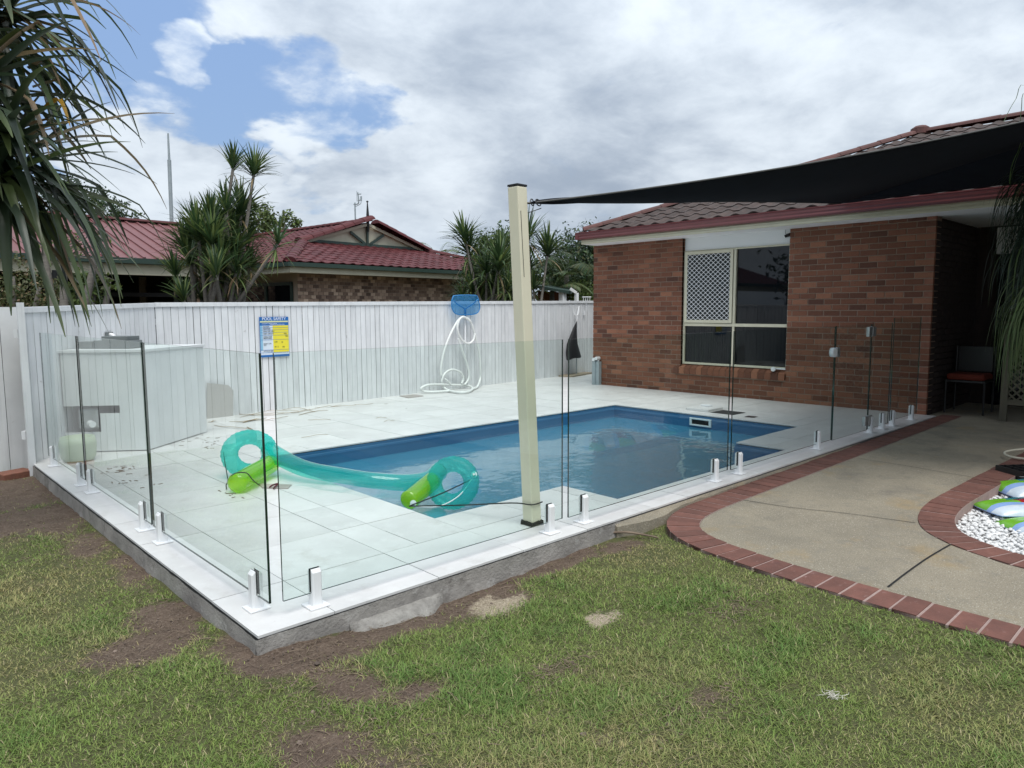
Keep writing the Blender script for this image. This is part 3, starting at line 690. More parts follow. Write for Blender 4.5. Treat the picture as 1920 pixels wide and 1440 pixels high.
# ================================================================== white paling fence
def paling_fence(name, a, b, zb, zt0, zt1, pitch, label, cap, side, group='white paling fence runs'):
    zt = zt0
    a, b = num(a), num(b); d = b-a; Lg = np.linalg.norm(d); d /= Lg; nr = num((-d[1], d[0], 0))*side   # nr points to the neighbours
    root = thing(name, ((a+b)/2)*[1, 1, 0]+num((0, 0, zb)), label, 'fence', group)
    n = int(round(Lg/pitch)); pitch = Lg/n
    for i in range(n):
        s0 = i*pitch+random.uniform(.0015, .004); s1 = (i+1)*pitch-random.uniform(.002, .0055)*(1 if random.random() < .8 else 1.8)
        zt = zt0+(zt1-zt0)*(i+.5)/n; o = random.uniform(-.002, .003); zt_ = zt-.005+random.uniform(-.004, .003) if cap else zt+random.uniform(-.004, .004)
        c = a+d*(s0+s1)/2+nr*(.009+o); c[2] = (zb+zt_)/2
        tl = random.uniform(-.0015, .0015)
        put('paling', MB().obox(c, d*(s1-s0)/2, nr*.004, num((tl*d[0], tl*d[1], (zt_-zb)/2))), M_white, root)
    zt = min(zt0, zt1); rl = MB()
    for z in (zb+.3, zt-.25):
        c = (a+b)/2+nr*.045; c[2] = z; rl.obox(c, d*Lg/2, nr*.02, (0, 0, .04))
    put('rail', rl, M_white, root)
    bk = MB(); c = (a+b)/2+nr*.0185; c[2] = (zb+zt)/2-.05; put('backing', bk.obox(c, d*(Lg/2-.004), nr*.002, (0, 0, (zt-zb)/2-.12)), M_gap, root)
    if cap:
        mbc = MB().beam(a*[1, 1, 0]+nr*.004+num((0, 0, zt0-.028)), b*[1, 1, 0]+nr*.004+num((0, 0, zt1-.028)), .038, .056); put('capping', mbc, M_white, root, bevel=.003)
    return root
FE = KINK+FD*11.5
paling_fence('paling_fence', KINK, FE, -.02, 1.585, 1.685, .0985, 'long white paling fence behind the pool carrying the safety sign', True, 1)
paling_fence('paling_fence', (-.02, 5.14, 0), KINK, -.02, 1.515, 1.582, .0985, 'white capped paling fence run behind the pump box, between two bends', True, 1)
paling_fence('paling_fence', (-4.6, 5.46, 0), (.015, 5.46, 0), -.14, 1.525, 1.52, .147, 'wide board white fence without capping at the left, beside the lawn', False, 1)
fp = MB().box((-.035, 5.1, -.14), (.02, 5.155, 1.56)); tag(put('fence_post', fp, M_white), 'square white fence post at the end of the deck edge', 'post')
fp = MB().box((.05, 5.24, -.1), (.10, 5.29, 1.5))
rb = MB().obox(ground(28, 897, -.125)+num((0, .03, .03)), num((.13, .04, 0)), num((-.03, .10, 0)), (0, 0, .035)); tag(put('loose_brick', rb, M_redbrick, bevel=.006), 'loose red brick in the soil at the foot of the left fence', 'brick')

# ================================================================== frameless glass pool fence
def spigot(parent, x, y, along, h=.195):
    """two-jawed square spigot on a base plate; along = direction of the glass"""
    al = num(along); pr = num((-al[1], al[0], 0)); z0 = .001
    b = MB(); b.obox((x, y, z0+.004), al*.052, pr*.052, (0, 0, .004)); 
    o = put('spigot', b, M_whitemet, parent, bevel=.0015)
    m = MB(); w, d = .026, .029
    def col(c0, c1, z0_, z1_, cham):               # eight-sided post section across the glass, from c0 to c1
        P = [(-w+.008, c0), (w-.008, c0), (w, c0+.008 if c0 < 0 else c0), (w, c1 if c0 < 0 else c1-.008), (w-.008, c1), (-w+.008, c1), (-w, c1 if c0 < 0 else c1-.008), (-w, c0+.008 if c0 < 0 else c0)]
        if c0 < 0 < c1: P = [(-w+.008, c0), (w-.008, c0), (w, c0+.008), (w, c1-.008), (w-.008, c1), (-w+.008, c1), (-w, c1-.008), (-w, c0+.008)]
        V = []
        for z, sh_ in ((z0_, 0), (z1_, 0)) if not cham else ((z0_, 0), (z1_-.016, 0), (z1_, 1)):
            for s_, c_ in P:
                if sh_:
                    out_ = c0 if abs(c0) > abs(c1) else c1
                    if abs(c_-out_) < .012: c_ = c_-math.copysign(.013, out_)
                q = num((x, y, z))+al*s_+pr*c_; V.append(q)
        k = len(P); L2 = len(V)//k
        F = [(i*k+j, i*k+(j+1) % k, (i+1)*k+(j+1) % k, (i+1)*k+j) for i in range(L2-1) for j in range(k)]+[tuple(range((L2-1)*k, L2*k)), tuple(range(k-1, -1, -1))]
        m.add(V, F)
    col(-d, d, .008, .075, False); col(.0085, d, .075, h, True); col(-d, -.0085, .075, h, True)
    put('clamp', m, M_whitemet, o)
    r = MB()
    for sg_ in (-1, 1): r.obox(num((x, y, .075+(h-.075)/2))+pr*sg_*.0073, al*(w+.001), pr*.0011, (0, 0, (h-.075)/2+.001))
    put('gasket', r, M_rubber, o)
    return o
def glass_panel(a, b, z0, z1, label, spig, cat='glass panel', group='frameless glass pool fence panels', name='pool_fence'):
    a, b = num((*a, 0)), num((*b, 0)); d = b-a; Lg = np.linalg.norm(d); d /= Lg; nr = num((-d[1], d[0], 0)); th = .006
    root = thing(name, (*((a+b)/2)[:2], 0.), label, cat, group)
    V = []
    for s in (0, Lg):
        for z in (z0, z1):
            for k in (-th, th): V.append(a+d*s+nr*k+num((0, 0, z)))
    # vertex order: s0 z0 k-,k+ ; s0 z1 ; s1 z0 ; s1 z1
    m = MB().add(V, [(0, 4, 6, 2), (5, 1, 3, 7), (0, 2, 3, 1), (4, 5, 7, 6), (2, 6, 7, 3), (0, 1, 5, 4)])
    o = put('glass', m, M_glass, root); o.data.materials.append(M_glassedge)
    for i, p in enumerate(o.data.polygons): p.material_index = 0 if i < 2 else 1
    for s in spig:
        p = a+d*s; spigot(root, p[0], p[1], d)
    return root
YG = .128
glass_panel((YG, .145), (YG, 1.875), .072, 1.272, 'nearest glass panel on the lawn side, its dark edge at the deck corner', (.16, 1.57))
glass_panel((YG, 1.91), (YG, 3.61), .072, 1.272, 'glass panel on the lawn side, second from the deck corner, before the pump box', (.17, 1.55))
glass_panel((YG, 3.645), (YG, 5.08), .072, 1.272, 'farthest glass panel on the lawn side, touching the white fence', (.16, 1.22))
glass_panel((.185, YG), (2.165, YG), .072, 1.272, 'long front glass panel between the deck corner and the cream post', (.17, 1.86))
glass_panel((2.225, YG), (4.29, YG), .065, 1.272, 'front glass panel right of the cream post, in front of the pool', (.16, 1.86))
glass_panel((4.345, YG), (6.43, YG), .055, 1.275, 'front glass panel left of the gate, in front of the pool end', (.14, 1.75))
gate = glass_panel((6.455, YG), (7.43, YG), .045, 1.28, 'clear glass pool gate with latch and two hinges', (), 'gate', None, 'glass_gate')
lt = MB(); lt.lathe((6.40, YG, 1.0), [(.0, -.024), (.05, -.024), (.05, .024), (.0, .024)], 18, (0, 1, 0)); put('latch', lt, M_whitemet, gate, bevel=.003)
put('latch_box', MB().box((6.452, YG-.024, .95), (6.525, YG+.024, 1.05)), M_satin, gate, bevel=.004)
for z in (.10, 1.14):
    hg = MB(); hg.box((7.33, YG-.018, z), (7.425, YG+.018, z+.11)); hg.box((7.44, YG-.018, z), (7.535, YG+.018, z+.11)); hg.tube([(7.4325, YG, z-.004), (7.4325, YG, z+.114)], .012, 8)
    put('hinge', hg, M_satin, gate, bevel=.003)
glass_panel((7.445, YG), (8.095, YG), .05, 1.285, 'short glass hinge panel right of the gate', (.08, .45))
glass_panel((8.15, YG), (9.12, YG), .07, 1.345, 'last and tallest glass panel beside the brick house corner', (.09, .78))

# ================================================================== shade sail post and sail
post = thing('sail_post', (2.085, .35, 0), 'leaning cream square steel post by the pool, holding the shade sail', 'post')
pb = num((2.098, .345, .022)); pt = num((2.012, .390, 2.262)); ang = R(2)
ex, ey = num((math.cos(ang), math.sin(ang), 0))*.0455, num((-math.sin(ang), math.cos(ang), 0))*.0455
V = [c+i*ex+j*ey for c in (pb, pt) for (i, j) in ((-1, -1), (1, -1), (1, 1), (-1, 1))]
put('shaft', MB().add(V, BOXF), M_post, post, bevel=.007)
V = [c+i*ex*1.03+j*ey*1.03 for c in (pt+num((0, 0, .002)), pt+num((0, 0, .016))) for (i, j) in ((-1, -1), (1, -1), (1, 1), (-1, 1))]
put('cap', MB().add(V, BOXF), M_black, post, bevel=.003)
bs = MB(); n = 28; V = []
for k in range(n):
    a_ = 2*math.pi*k/n; sq = .058/max(abs(math.cos(a_)), abs(math.sin(a_))); q = min(sq, .074)+random.uniform(-.006, .006)
    V += [pb*[1, 1, 0]+num((q*math.cos(a_)*1.04, q*math.sin(a_)*1.04, .001)), pb*[1, 1, 0]+num((q*math.cos(a_), q*math.sin(a_), .018+random.uniform(0, .014))), pb*[1, 1, 0]+num((.04*math.cos(a_), .04*math.sin(a_), .03))]
put('base_grout', MB().add(V, [(i*3+k, ((i+1) % n)*3+k, ((i+1) % n)*3+k+1, i*3+k+1) for i in range(n) for k in range(2)]), M_gap, post)
crk = MB(); 
pl = [pb+(pt-pb)*t-ex*(.55+dx)-ey*1.012 for t, dx in ((.93, .0), (.86, -.03), (.80, -.06), (.74, -.10))]
for a_, b_ in zip(pl[:-1], pl[1:]): crk.beam(a_, b_, .004, .002, (0, 1, 0))
put('seam_stain', crk, M_gap, post)
S1, S2, S3, S4 = num((2.090, .325, 2.165)), num((8.90, 1.15, 2.90)), num((8.90, -5.6, 2.93)), num(atdist(2600, 60, 5.2))
def arc(a, b, sag, inward, n):
    return [a+(b-a)*t+num(inward)*sag*4*t*(1-t) for t in np.linspace(0, 1, n)]
nu, nv = 25, 25
Lo = arc(S1, S2, .10, (.0, -1, .05), nu); Hi = arc(S1, S4, .26, (.35, .8, -.42), nu)
Rt = arc(S2, S3, .0, (0, 0, -.3), nv); Lf = [S1]*nv
# surface between the two long edges that share the post corner, closed by the outer edge S4-S3 and the house edge S2-S3
Top = arc(S4, S3, .15, (.3, .5, -.2), nv)
def coons(u, v):                                  # u along post->far, v from low edge to high edge
    i = u*(nu-1); 
    f = lambda Ls, t: Ls[min(int(t*(len(Ls)-1)), len(Ls)-2)]*(1-(t*(len(Ls)-1)-min(int(t*(len(Ls)-1)), len(Ls)-2)))+Ls[min(int(t*(len(Ls)-1)), len(Ls)-2)+1]*(t*(len(Ls)-1)-min(int(t*(len(Ls)-1)), len(Ls)-2))
    a, b = f(Lo, u), f(Hi, u)
    far_ = f(Rt, v*1.0) if False else None
    return a*(1-v)+b*v
sv_ = MB(); V = []
# patch one: triangle-like strip post-S2-S4; patch two: S2-S3-S4
for i in range(nu):
    for j in range(nv):
        u, v = i/(nu-1), j/(nv-1); p = coons(u, v); dz = -.22*math.sin(math.pi*v)*u*(1-u)*2.0; V.append(p+num((0, 0, dz)))
F = [(i*nv+j, (i+1)*nv+j, (i+1)*nv+j+1, i*nv+j+1) for i in range(nu-1) for j in range(nv-1)]
sv_.add(V, F); V = []
for i in range(13):
    for j in range(nv):
        u, v = i/12, j/(nv-1); a = S2*(1-v)+S4*v; b = S3; V.append(a*(1-u)+b*u)
sv_.add(V, [(i*nv+j, (i+1)*nv+j, (i+1)*nv+j+1, i*nv+j+1) for i in range(12) for j in range(nv-1)])
sail = thing('shade_sail', S1, 'black shade sail stretched from the cream post to the house roof', 'shade sail')
so2 = put('cloth', sv_, M_sail, sail, smooth=True); sm = so2.modifiers.new('th', 'SOLIDIFY'); sm.thickness = .004
hm = MB(); hm.tube([p+num((0, 0, .0)) for p in Hi], .006, 6); hm.tube(Lo, .006, 6); put('hem', hm, mat('sail_hem', (.10, .10, .10), rough=.8), sail)
rp = MB()                                         # rolled end of the cloth, shackle and lashing at the post
e1_ = (Lo[3]+Hi[3])/2; rp.tube(spline([S1+num((-.01, 0, 0)), S1*.7+e1_*.3+num((0, 0, -.004)), e1_+num((0, 0, -.014))], 4), [.004, .012, .016, .020, .022, .022, .020, .014, .003], 8)
put('bound_corner', rp, M_sail, sail)
sk2 = MB(); sp = pt*.955+pb*.045+ex*1.0
for k in range(2):
    ring = [S1+num((.03-.035*k, -.02+.02*k, 0))+num((.022*math.cos(q), .010*math.sin(q+k), .022*math.sin(q))) for q in np.linspace(0, 2*math.pi, 13)]; sk2.tube(ring, .004, 6)
sk2.tube([sp-ex*.4, S1+num((.03, -.012, 0))], .008, 6); sk2.tube([sp-num((0, 0, .07)), S1+num((.08, 0, -.03))], .003, 5)
put('shackle', sk2, M_black, sail)

# ================================================================== brick house
HX_ = 9.53
house = thing('brick_house', (HX_+2, 0, 0), 'red brown brick house with tiled hip roof on the right', 'house')
O0, O1, OZ0, OZ1 = 2.155, 4.085, .47, 2.72          # window opening in y and z
BR = MB(); pieces = []
bl, bh, mj = .232, .086, .013
def brick_rows(y_from, y_to, z0, z1):
    r = 0; z = z0
    while z < z1-.02:
        off = (r % 2)*(bl+mj)/2; zz = min(z+bh-mj, z1); y = y_from-off
        segs = []
        while y < y_to:
            a, b = max(y, y_from), min(y+bl, y_to)
            if b-a > .03:
                if zz > OZ0-.13 and z < OZ1+.02:        # split round the opening
                    if a < O0: segs.append((a, min(b, O0)))
                    if b > O1: segs.append((max(a, O1), b))
                else: segs.append((a, b))
            y += bl+mj
        for a, b in segs:
            if b-a > .025: pieces.append((a, b, z, zz))
        z += bh; r += 1
brick_rows(.13, 6.105, -.02, 2.69)
# the 300 nearest the camera are bricks of their own, the rest one joined part
pieces.sort(key=lambda p: (HX_-CAM[0])**2+((p[0]+p[1])/2-CAM[1])**2)
rest = MB()
def brick_box(mb, a, b, z, zz, rnd=None):
    pr = random.uniform(-.003, .002); c = .003
    x = HX_+pr
    V = [(x+.05, a, z), (x+.05, b, z), (x+.05, b, zz), (x+.05, a, zz), (x+c, a, z), (x+c, b, z), (x+c, b, zz), (x+c, a, zz), (x, a+c, z+c), (x, b-c, z+c), (x, b-c, zz-c), (x, a+c, zz-c)]
    F = [(8, 11, 10, 9), (4, 8, 9, 5), (5, 9, 10, 6), (6, 10, 11, 7), (7, 11, 8, 4), (0, 4, 5, 1), (1, 5, 6, 2), (2, 6, 7, 3), (3, 7, 4, 0)]
    mb.add(V, F, rnd)
for i, (a, b, z, zz) in enumerate(pieces):
    edge = (abs(a-O1) < .005 or abs(b-O0) < .005 or abs(a-.13) < .005) and b-a < .14
    if i < 300:
        m = MB(); brick_box(m, a, b, z, zz); put('brick', m, M_closer if edge and random.random() < .75 else M_brick, house)
    else: brick_box(rest, a, b, z, zz, random.random())
put('brickwork', rest, M_brick, house, kind='stuff')
co_ = MB(); x0, x1 = HX_+.006, HX_+.24
co_.box((x0, .135, -.3), (x1, O0-.004, 2.69)); co_.box((x0, O1+.004, -.3), (x1, 6.1, 2.69)); co_.box((x0, O0-.004, -.3), (x1, O1+.004, OZ0-.115)); 
put('mortar', co_, M_mortar, house)
# reveal bricks (the sides of the opening)
rv = MB(); z = -.02; k = 0
while z < 2.66:
    if z > OZ0-.12:
        for yy, s_ in ((O0, -1), (O1, 1)): rv.box((HX_+.004, yy-.012 if s_ < 0 else yy-.0, z), (HX_+.105, yy if s_ < 0 else yy+.012, min(z+bh-mj, 2.69)), random.random())
    z += bh
put('reveal', rv, M_brick, house, kind='stuff')
# alcove: return wall, back wall, ceiling
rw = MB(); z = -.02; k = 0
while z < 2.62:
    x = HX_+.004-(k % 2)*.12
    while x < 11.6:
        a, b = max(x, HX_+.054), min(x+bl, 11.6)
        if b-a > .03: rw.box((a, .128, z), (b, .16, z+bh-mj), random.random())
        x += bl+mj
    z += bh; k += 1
put('return_wall', rw, M_shadewall, house, kind='stuff')
bw = MB(); bw.box((11.62, -7, -.2), (11.8, .13, 2.72)); bw.box((9.6, -7.0, -.2), (11.62, -6.8, 2.72)); bw.box((9.8, .165, -.2), (13.5, 6.1, 2.69)); put('inner_wall', bw, M_shadewall, house)
wg = MB(); wg.box((5.2, -6.4, -.3), (9.6, -6.2, 2.70)); wg.box((9.9, -3.3, -.2), (11.62, -3.2, 2.70)); put('added_shade_wall', wg, M_shadewall, house)  # unseen walls, added to keep skylight off the path and recess
put('bulkhead', MB().box((11.5, -3.2, 2.27), (11.615, -.12, 2.66)), M_soffit, house)
put('sliding_door', MB().box((11.56, -3.1, -.03), (11.61, -.15, 2.26)), M_pane, house)
# eaves
GX = 9.06; EY0, EY1 = -8.0, 6.04
gu = MB(); prof = [(GX+.02, 2.775), (GX-.075, 2.775), (GX-.088, 2.80), (GX-.080, 2.825), (GX-.092, 2.85), (GX-.088, 2.885), (GX-.105, 2.895), (GX-.105, 2.905), (GX-.06, 2.905), (GX-.06, 2.80), (GX+.02, 2.80)]
k = len(prof); V = [(x, y, z) for y in (EY0, EY1+.03) for x, z in prof]
F = [(j, k+j, k+(j+1) % k, (j+1) % k) for j in range(k)]+[tuple(range(k)), tuple(range(2*k-1, k-1, -1))]
put('gutter', gu.add(V, F), M_maroon, house)
gs = MB(); gs.box((GX-.09, EY1-.03, 2.775), (13.5, EY1+.05, 2.90)); put('gutter', gs, M_maroon, house)
fa = MB(); fa.box((GX-.002, EY0, 2.69), (GX+.022, EY1-.035, 2.80)); fa.box((GX-.012, EY0, 2.70), (GX+.0, EY1-.035, 2.722)); fa.box((GX-.016, EY0, 2.738), (GX+.0, EY1-.035, 2.757))
put('fascia', fa, M_cream, house)
put('soffit', MB().box((GX+.022, EY0, 2.692), (11.62, EY1-.03, 2.705)), M_soffit, house)
# roof planes
PT = math.tan(R(21.4)); RZ0 = 2.895; RX = 13.47; RD = RX-GX; RZ1 = RZ0+RD*PT; RYE = EY1-RD
rfv = [(GX, EY0, RZ0), (GX, EY1, RZ0), (RX, RYE, RZ1), (RX, EY0, RZ1), (GX+2*RD, EY1, RZ0), (GX+2*RD, EY0, RZ0)]
roof = put('roof', MB().add(rfv, [(0, 3, 2, 1), (1, 2, 4), (2, 3, 5, 4)]), M_rcap, house)
def tile_mesh(name, w, l, amp, lip, m, nx=8, waves=1, sub=True):
    mb = MB(); V = []
    for i in range(nx+1):
        x = w*i/nx; ph = 2*math.pi*waves*i/nx; h = amp*(.5-.5*math.cos(ph)); h = h if waves > 1 else amp*max(0, math.sin(math.pi*((i/nx)*1.7-.7)/1.0)) if i/nx > .41 else amp*.12*math.sin(math.pi*i/nx/.41)*-1
        V += [(x, 0, h), (x, 0, h+lip), (x, l, h*1.0+.006)]
    F = []
    for i in range(nx): F += [(i*3, (i+1)*3, (i+1)*3+1, i*3+1), (i*3+1, (i+1)*3+1, (i+1)*3+2, i*3+2)]
    F += [(0, 1, 2), (nx*3, nx*3+2, nx*3+1)]
    return mb.add(V, F).mesh(name, m)
def lay_tiles(parent, origin, ex_, es_, inside, w, exp, cols, rows, me, m, limit=300, name='roof_tile'):
    """courses of tiles: ex_ along the eave, es_ up the slope"""
    ex_, es_ = num(ex_), num(es_); nz = np.cross(ex_, es_); P = []
    for j in range(rows):
        for i in range(*cols):
            o = num(origin)+ex_*(i*w+(j % 2)*0)+es_*(j*exp-.03)+nz*.012
            if inside(o+ex_*w/2+es_*exp/2): P.append(o+nz*random.uniform(-.003, .003))
    P.sort(key=lambda p: np.linalg.norm(p-CAM)); jn = MB()
    for q, o in enumerate(P):
        if q < limit: inst(name, me, parent, frame4(o, ex_, es_, nz))
        else:
            V = [o+ex_*v.co.x+es_*v.co.y+nz*v.co.z for v in me.vertices]; jn.add(V, [tuple(p.vertices) for p in me.polygons], random.random())
    if jn.v: put('roof_tiling', jn, m, parent, kind='stuff')
sl_ = num((math.cos(R(21.4)), 0, math.sin(R(21.4))))
tm = tile_mesh('house_roof_tile', .30, .36, .030, .022, M_rtile)
def in_front(p): return p[1] < EY1-(p[0]-GX)-.02 and p[0] < RX-.02 and p[1] > -5.2
lay_tiles(roof, (GX-.03, -6., RZ0), (0, -1, 0), sl_, in_front, .30, .33, (-41, 1), 15, tm, M_rtile)
sl2 = num((0, -math.cos(R(21.4)), math.sin(R(21.4))))
def cap_mesh(name, l, rad, m):
    mb = MB(); n = 7
    V = []
    for y, rr in ((0, rad*1.08), (l, rad)):
        for k in range(n): g = math.pi*k/(n-1); V.append((rr*math.cos(g), y, rr*math.sin(g)*.62))
    F = [(k+1, k, n+k, n+k+1) for k in range(n-1)]+[tuple(range(n)), tuple(range(2*n-1, n-1, -1))]
    return mb.add(V, F).mesh(name, m)
capm = cap_mesh('house_ridge_cap', .40, .125, M_rcap)
def caps(parent, a, b, step, me, lift=.02):
    a, b = num(a), num(b); d = b-a; Lg = np.linalg.norm(d); d /= Lg; sd_ = np.cross(d, (0, 0, 1)); sd_ /= np.linalg.norm(sd_); u_ = np.cross(sd_, d)
    for i in range(int(Lg/step)): inst('ridge_cap', me, parent, frame4(a+d*(i*step)+u_*(lift+.010*(1 if False else 0))+u_*random.uniform(-.003, .004), sd_, d, u_))
caps(roof, (GX+.05, EY1-.05, RZ0+.02), (RX, RYE, RZ1+.02), .375, capm); caps(roof, (RX, RYE-6.5, RZ1+.02), (RX, RYE, RZ1+.02), .375, capm)
put('ridge_end', MB().lathe((RX-.02, RYE, RZ1+.06), [(.17, -.05), (.16, .06), (.10, .10), (.0, .115)], 10), M_rcap, roof)
# window
win = put('window', MB().box((HX_+.075, O0+.002, 2.475), (HX_+.10, O1-.002, 2.70)), M_soffit, house)
def bar(mb, y0, y1, z0, z1, x0=.05, x1=.10): mb.box((HX_+x0, y0, z0), (HX_+x1, y1, z1))
fr_ = MB(); w0, w1, zA, zB, zM, yM = O0+.004, O1-.004, .505, 2.47, 1.20, 3.11
bar(fr_, w0, w0+.022, zA, zB); bar(fr_, w1-.035, w1, zA, zB); bar(fr_, w0+.022, w1-.035, zB-.025, zB); bar(fr_, w0+.022, w1-.035, zA, zA+.035)
bar(fr_, w0+.022, w1-.035, zM-.028, zM+.022, .045); bar(fr_, yM-.022, yM+.018, zA+.035, zM-.028); bar(fr_, yM-.03, yM+.015, zM+.022, zB-.025, .045)
put('frame', fr_, M_cream, win, bevel=.003)
for (a, b, c, d) in ((w0+.022, yM-.022, zA+.035, zM-.028), (yM+.018, w1-.035, zA+.035, zM-.028), (w0+.022, yM-.03, zM+.022, zB-.025), (yM+.015, w1-.035, zM+.022, zB-.025)):
    put('pane', MB().box((HX_+.082, a, c), (HX_+.086, b, d)), M_pane, win)
sf = MB(); a, b, c, d = yM+.02, w1-.03, zM+.03, zB-.02
bar(sf, a, a+.05, c, d, .028, .046); bar(sf, b-.05, b, c, d, .028, .046); bar(sf, a+.05, b-.05, c, c+.05, .028, .046); bar(sf, a+.05, b-.05, d-.05, d, .028, .046)
put('screen_frame', sf, M_cream, win, bevel=.002)
put('screen_mesh', MB().box((HX_+.041, a+.05, c+.05), (HX_+.0425, b-.05, d-.05)), M_screenmesh, win)
gr = MB(); ya, yb, za, zb_ = a+.05, b-.05, c+.05, d-.05; pw, ph = (yb-ya)/9.0, (zb_-za)/14.5
n = 9; 
for i in range(0, 2*n+1):                        # wavy wires, alternate phase, meeting at the diamond corners
    pass
for i in range(n+1):
    for sg_ in (-1, 1):
        pts = []
        for k in range(0, 30):
            z_ = za+ph/2*k; ph_ = (k % 2); y_ = ya+pw*i+sg_*(pw/2 if ph_ else 0.0)
            if z_ > zb_+.001: break
            pts.append((HX_+.036, min(max(y_, ya), yb), z_))
        for p, q in zip(pts[:-1], pts[1:]):
            if abs(p[1]-q[1]) > .004:
                p_, q_ = num(p), num(q); m_ = (p_+q_)/2
                gr.beam(p_, q_, .0065, .006, (1, 0, 0))
for i in range(n+1):
    for k in range(0, 30, 1):
        z_ = za+ph/2*k; y_ = ya+pw*i+(pw/2 if k % 2 else 0)
        if z_ < zb_ and y_ < yb+.001: gr.obox((HX_+.0355, y_, z_), (.003, 0, 0), (0, .0062, 0), (0, 0, .011))
put('security_grille', gr, M_whitemet, win)
# brick-on-edge sill
y = O0-.0; i = 0
while y < O1+.08:
    m = MB(); V = []
    for x_, zt_, zb2 in ((HX_-.028, OZ0-.028, OZ0-.135), (HX_+.075, OZ0+.028, OZ0-.08)):
        for yy in (y, y+.105): V += [(x_, yy, zb2), (x_, yy, zt_)]
    m.add(V, [(0, 1, 3, 2), (4, 6, 7, 5), (1, 5, 7, 3), (0, 2, 6, 4), (0, 4, 5, 1), (2, 3, 7, 6)])
    put('sill_brick', m, M_brick, house); y += .115
put('sill_mortar', MB().box((HX_-.018, O0, OZ0-.12), (HX_+.07, O1+.07, OZ0-.045)), M_mortar, house)

# small things fixed to the house wall
cam_ = thing('security_camera', (HX_+.03, 2.22, 2.60), 'small black security camera on the white panel above the window', 'camera')
m = MB(); m.lathe((HX_+.045, 2.215, 2.60), [(.0, -.055), (.024, -.055), (.026, .0), (.022, .045), (.0, .045)], 12, (-.5, .75, -.35)); put('body', m, M_black, cam_)
m = MB(); m.tube([(HX_+.07, 2.215, 2.61), (HX_+.05, 2.215, 2.60)], .012, 8); put('bracket', m, M_black, cam_)
m = MB(); m.tube(spline([(HX_+.068, 2.26, 2.69), (HX_+.065, 2.262, 2.64), (HX_+.06, 2.23, 2.605)], 5), .003, 5); put('cable', m, M_cord, cam_)
tap = thing('pool_filler_tap', (HX_+.0, 2.32, .49), 'round white pipe fitting on the window sill at its right end', 'pipe fitting')
m = MB(); m.tube([(HX_+.01, 2.16, .515), (HX_+.01, 2.36, .515)], .012, 8); put('pipe', m, M_whitemet, tap)
m = MB(); m.lathe((HX_-.02, 2.335, .51), [(.0, -.05), (.022, -.05), (.036, -.045), (.036, .0), (.026, .005), (.026, .04), (.0, .04)], 14, (1, .15, 0)); put('cap', m, M_whitemet, tap)
pc = thing('pipe_cover', (HX_-.06, 5.98, 0), 'grey metal pipe cover with white pipe ends against the brick wall', 'pipe cover')
m = MB(); yc = 5.965; xw = HX_-.008
m.box((xw-.075, yc-.085, .001), (xw-.07, yc+.0, .46)); m.box((xw-.07, yc-.085, .001), (xw-.0, yc-.08, .46)); m.box((xw-.095, yc+.0, .001), (xw-.0, yc+.075, .46)); put('cover', m, M_alu, pc)
for dy, zz in ((-.03, .50), (.04, .475)):
    m = MB(); m.tube([(xw-.03, yc+dy, .40), (xw-.03, yc+dy, zz), (xw-.03, yc+dy, zz+.01)], .02, 10); m.tube([(xw-.0, yc+dy, zz+.02), (xw-.10, yc+dy, zz+.02)], .034, 12); put('pipe', m, M_whitemet, pc)

# ================================================================== pump enclosure behind the left glass
def lerp(a, b, t): return num(a)+(num(b)-num(a))*t
BA, BB, BC = num((1.02, 5.02, 0)), num((1.90, 5.76, 0)), num((.36, 5.50, 0)); BD = BC+(BB-BA)*.86; BH = 1.045
box = thing('pump_enclosure', (BA+BD)/2, 'white timber pump box with a cut-out in its left side, against the fence', 'pump box')
dR = (BB-BA)/np.linalg.norm(BB-BA); dL = (BC-BA)/np.linalg.norm(BC-BA); LR_, LL_ = np.linalg.norm(BB-BA), np.linalg.norm(BC-BA)
def faceplane(x, y): p = onplane(x, y, BA, np.cross(dL, (0, 0, 1))); return (p-BA)@dL, p[2]
sS, zT = faceplane(224, 760); _, zB1 = faceplane(205, 775); sH, zB2 = faceplane(190, 810)
def boards(face_o, d, Lg, cut):
    nr = np.cross(d, (0, 0, 1)); nr = nr*(-1 if nr@(BD-BA) < 0 else 1); nB = int(round(Lg/.147)); pw_ = Lg/nB
    for i in range(nB):
        s0, s1 = i*pw_+.0012, (i+1)*pw_-.0012; rng = [(s0, s1, .012, BH)]
        if cut:
            rng = []
            cutsx = sorted({s0, s1, *[q for q in (sS, sH) if s0 < q < s1]})
            for a, b in zip(cutsx[:-1], cutsx[1:]):
                m_ = (a+b)/2
                if m_ < sS: rng.append((a, b, .012, BH))
                else:
                    lo = zB2 if m_ > sH else zB1
                    rng += [(a, b, .012, lo), (a, b, zT, BH)]
        mb = MB()
        for a, b, z0, z1 in rng:
            c = face_o+d*(a+b)/2+nr*.010; c[2] = (z0+z1)/2; mb.obox(c, d*(b-a)/2, nr*.009, (0, 0, (z1-z0)/2))
        put('board', mb, M_paint, box)
boards(BA, dR, LR_, False); boards(BA, dL, LL_, True)
m = MB(); mid = (BA+BD)/2
poly = [tuple((p-mid)[:2]*1.035+mid[:2]) for p in (BA, BB, BD, BC)]
put('lid', m.prism(poly, BH+.002, BH+.032), M_paint, box, bevel=.003)
inn = MB(); c = lerp(BA, BD, .5); 
p0 = [tuple((p-mid)[:2]*.93+mid[:2]) for p in (lerp(BA, BB, .35), BB, BD, lerp(BC, BD, .35))]
put('interior', inn.prism(p0, .01, BH-.02), M_greyunit, box)
pp = BA+dL*(sH+.10); pp[2] = 0; nrm_in = (BD-BA)/np.linalg.norm(BD-BA)
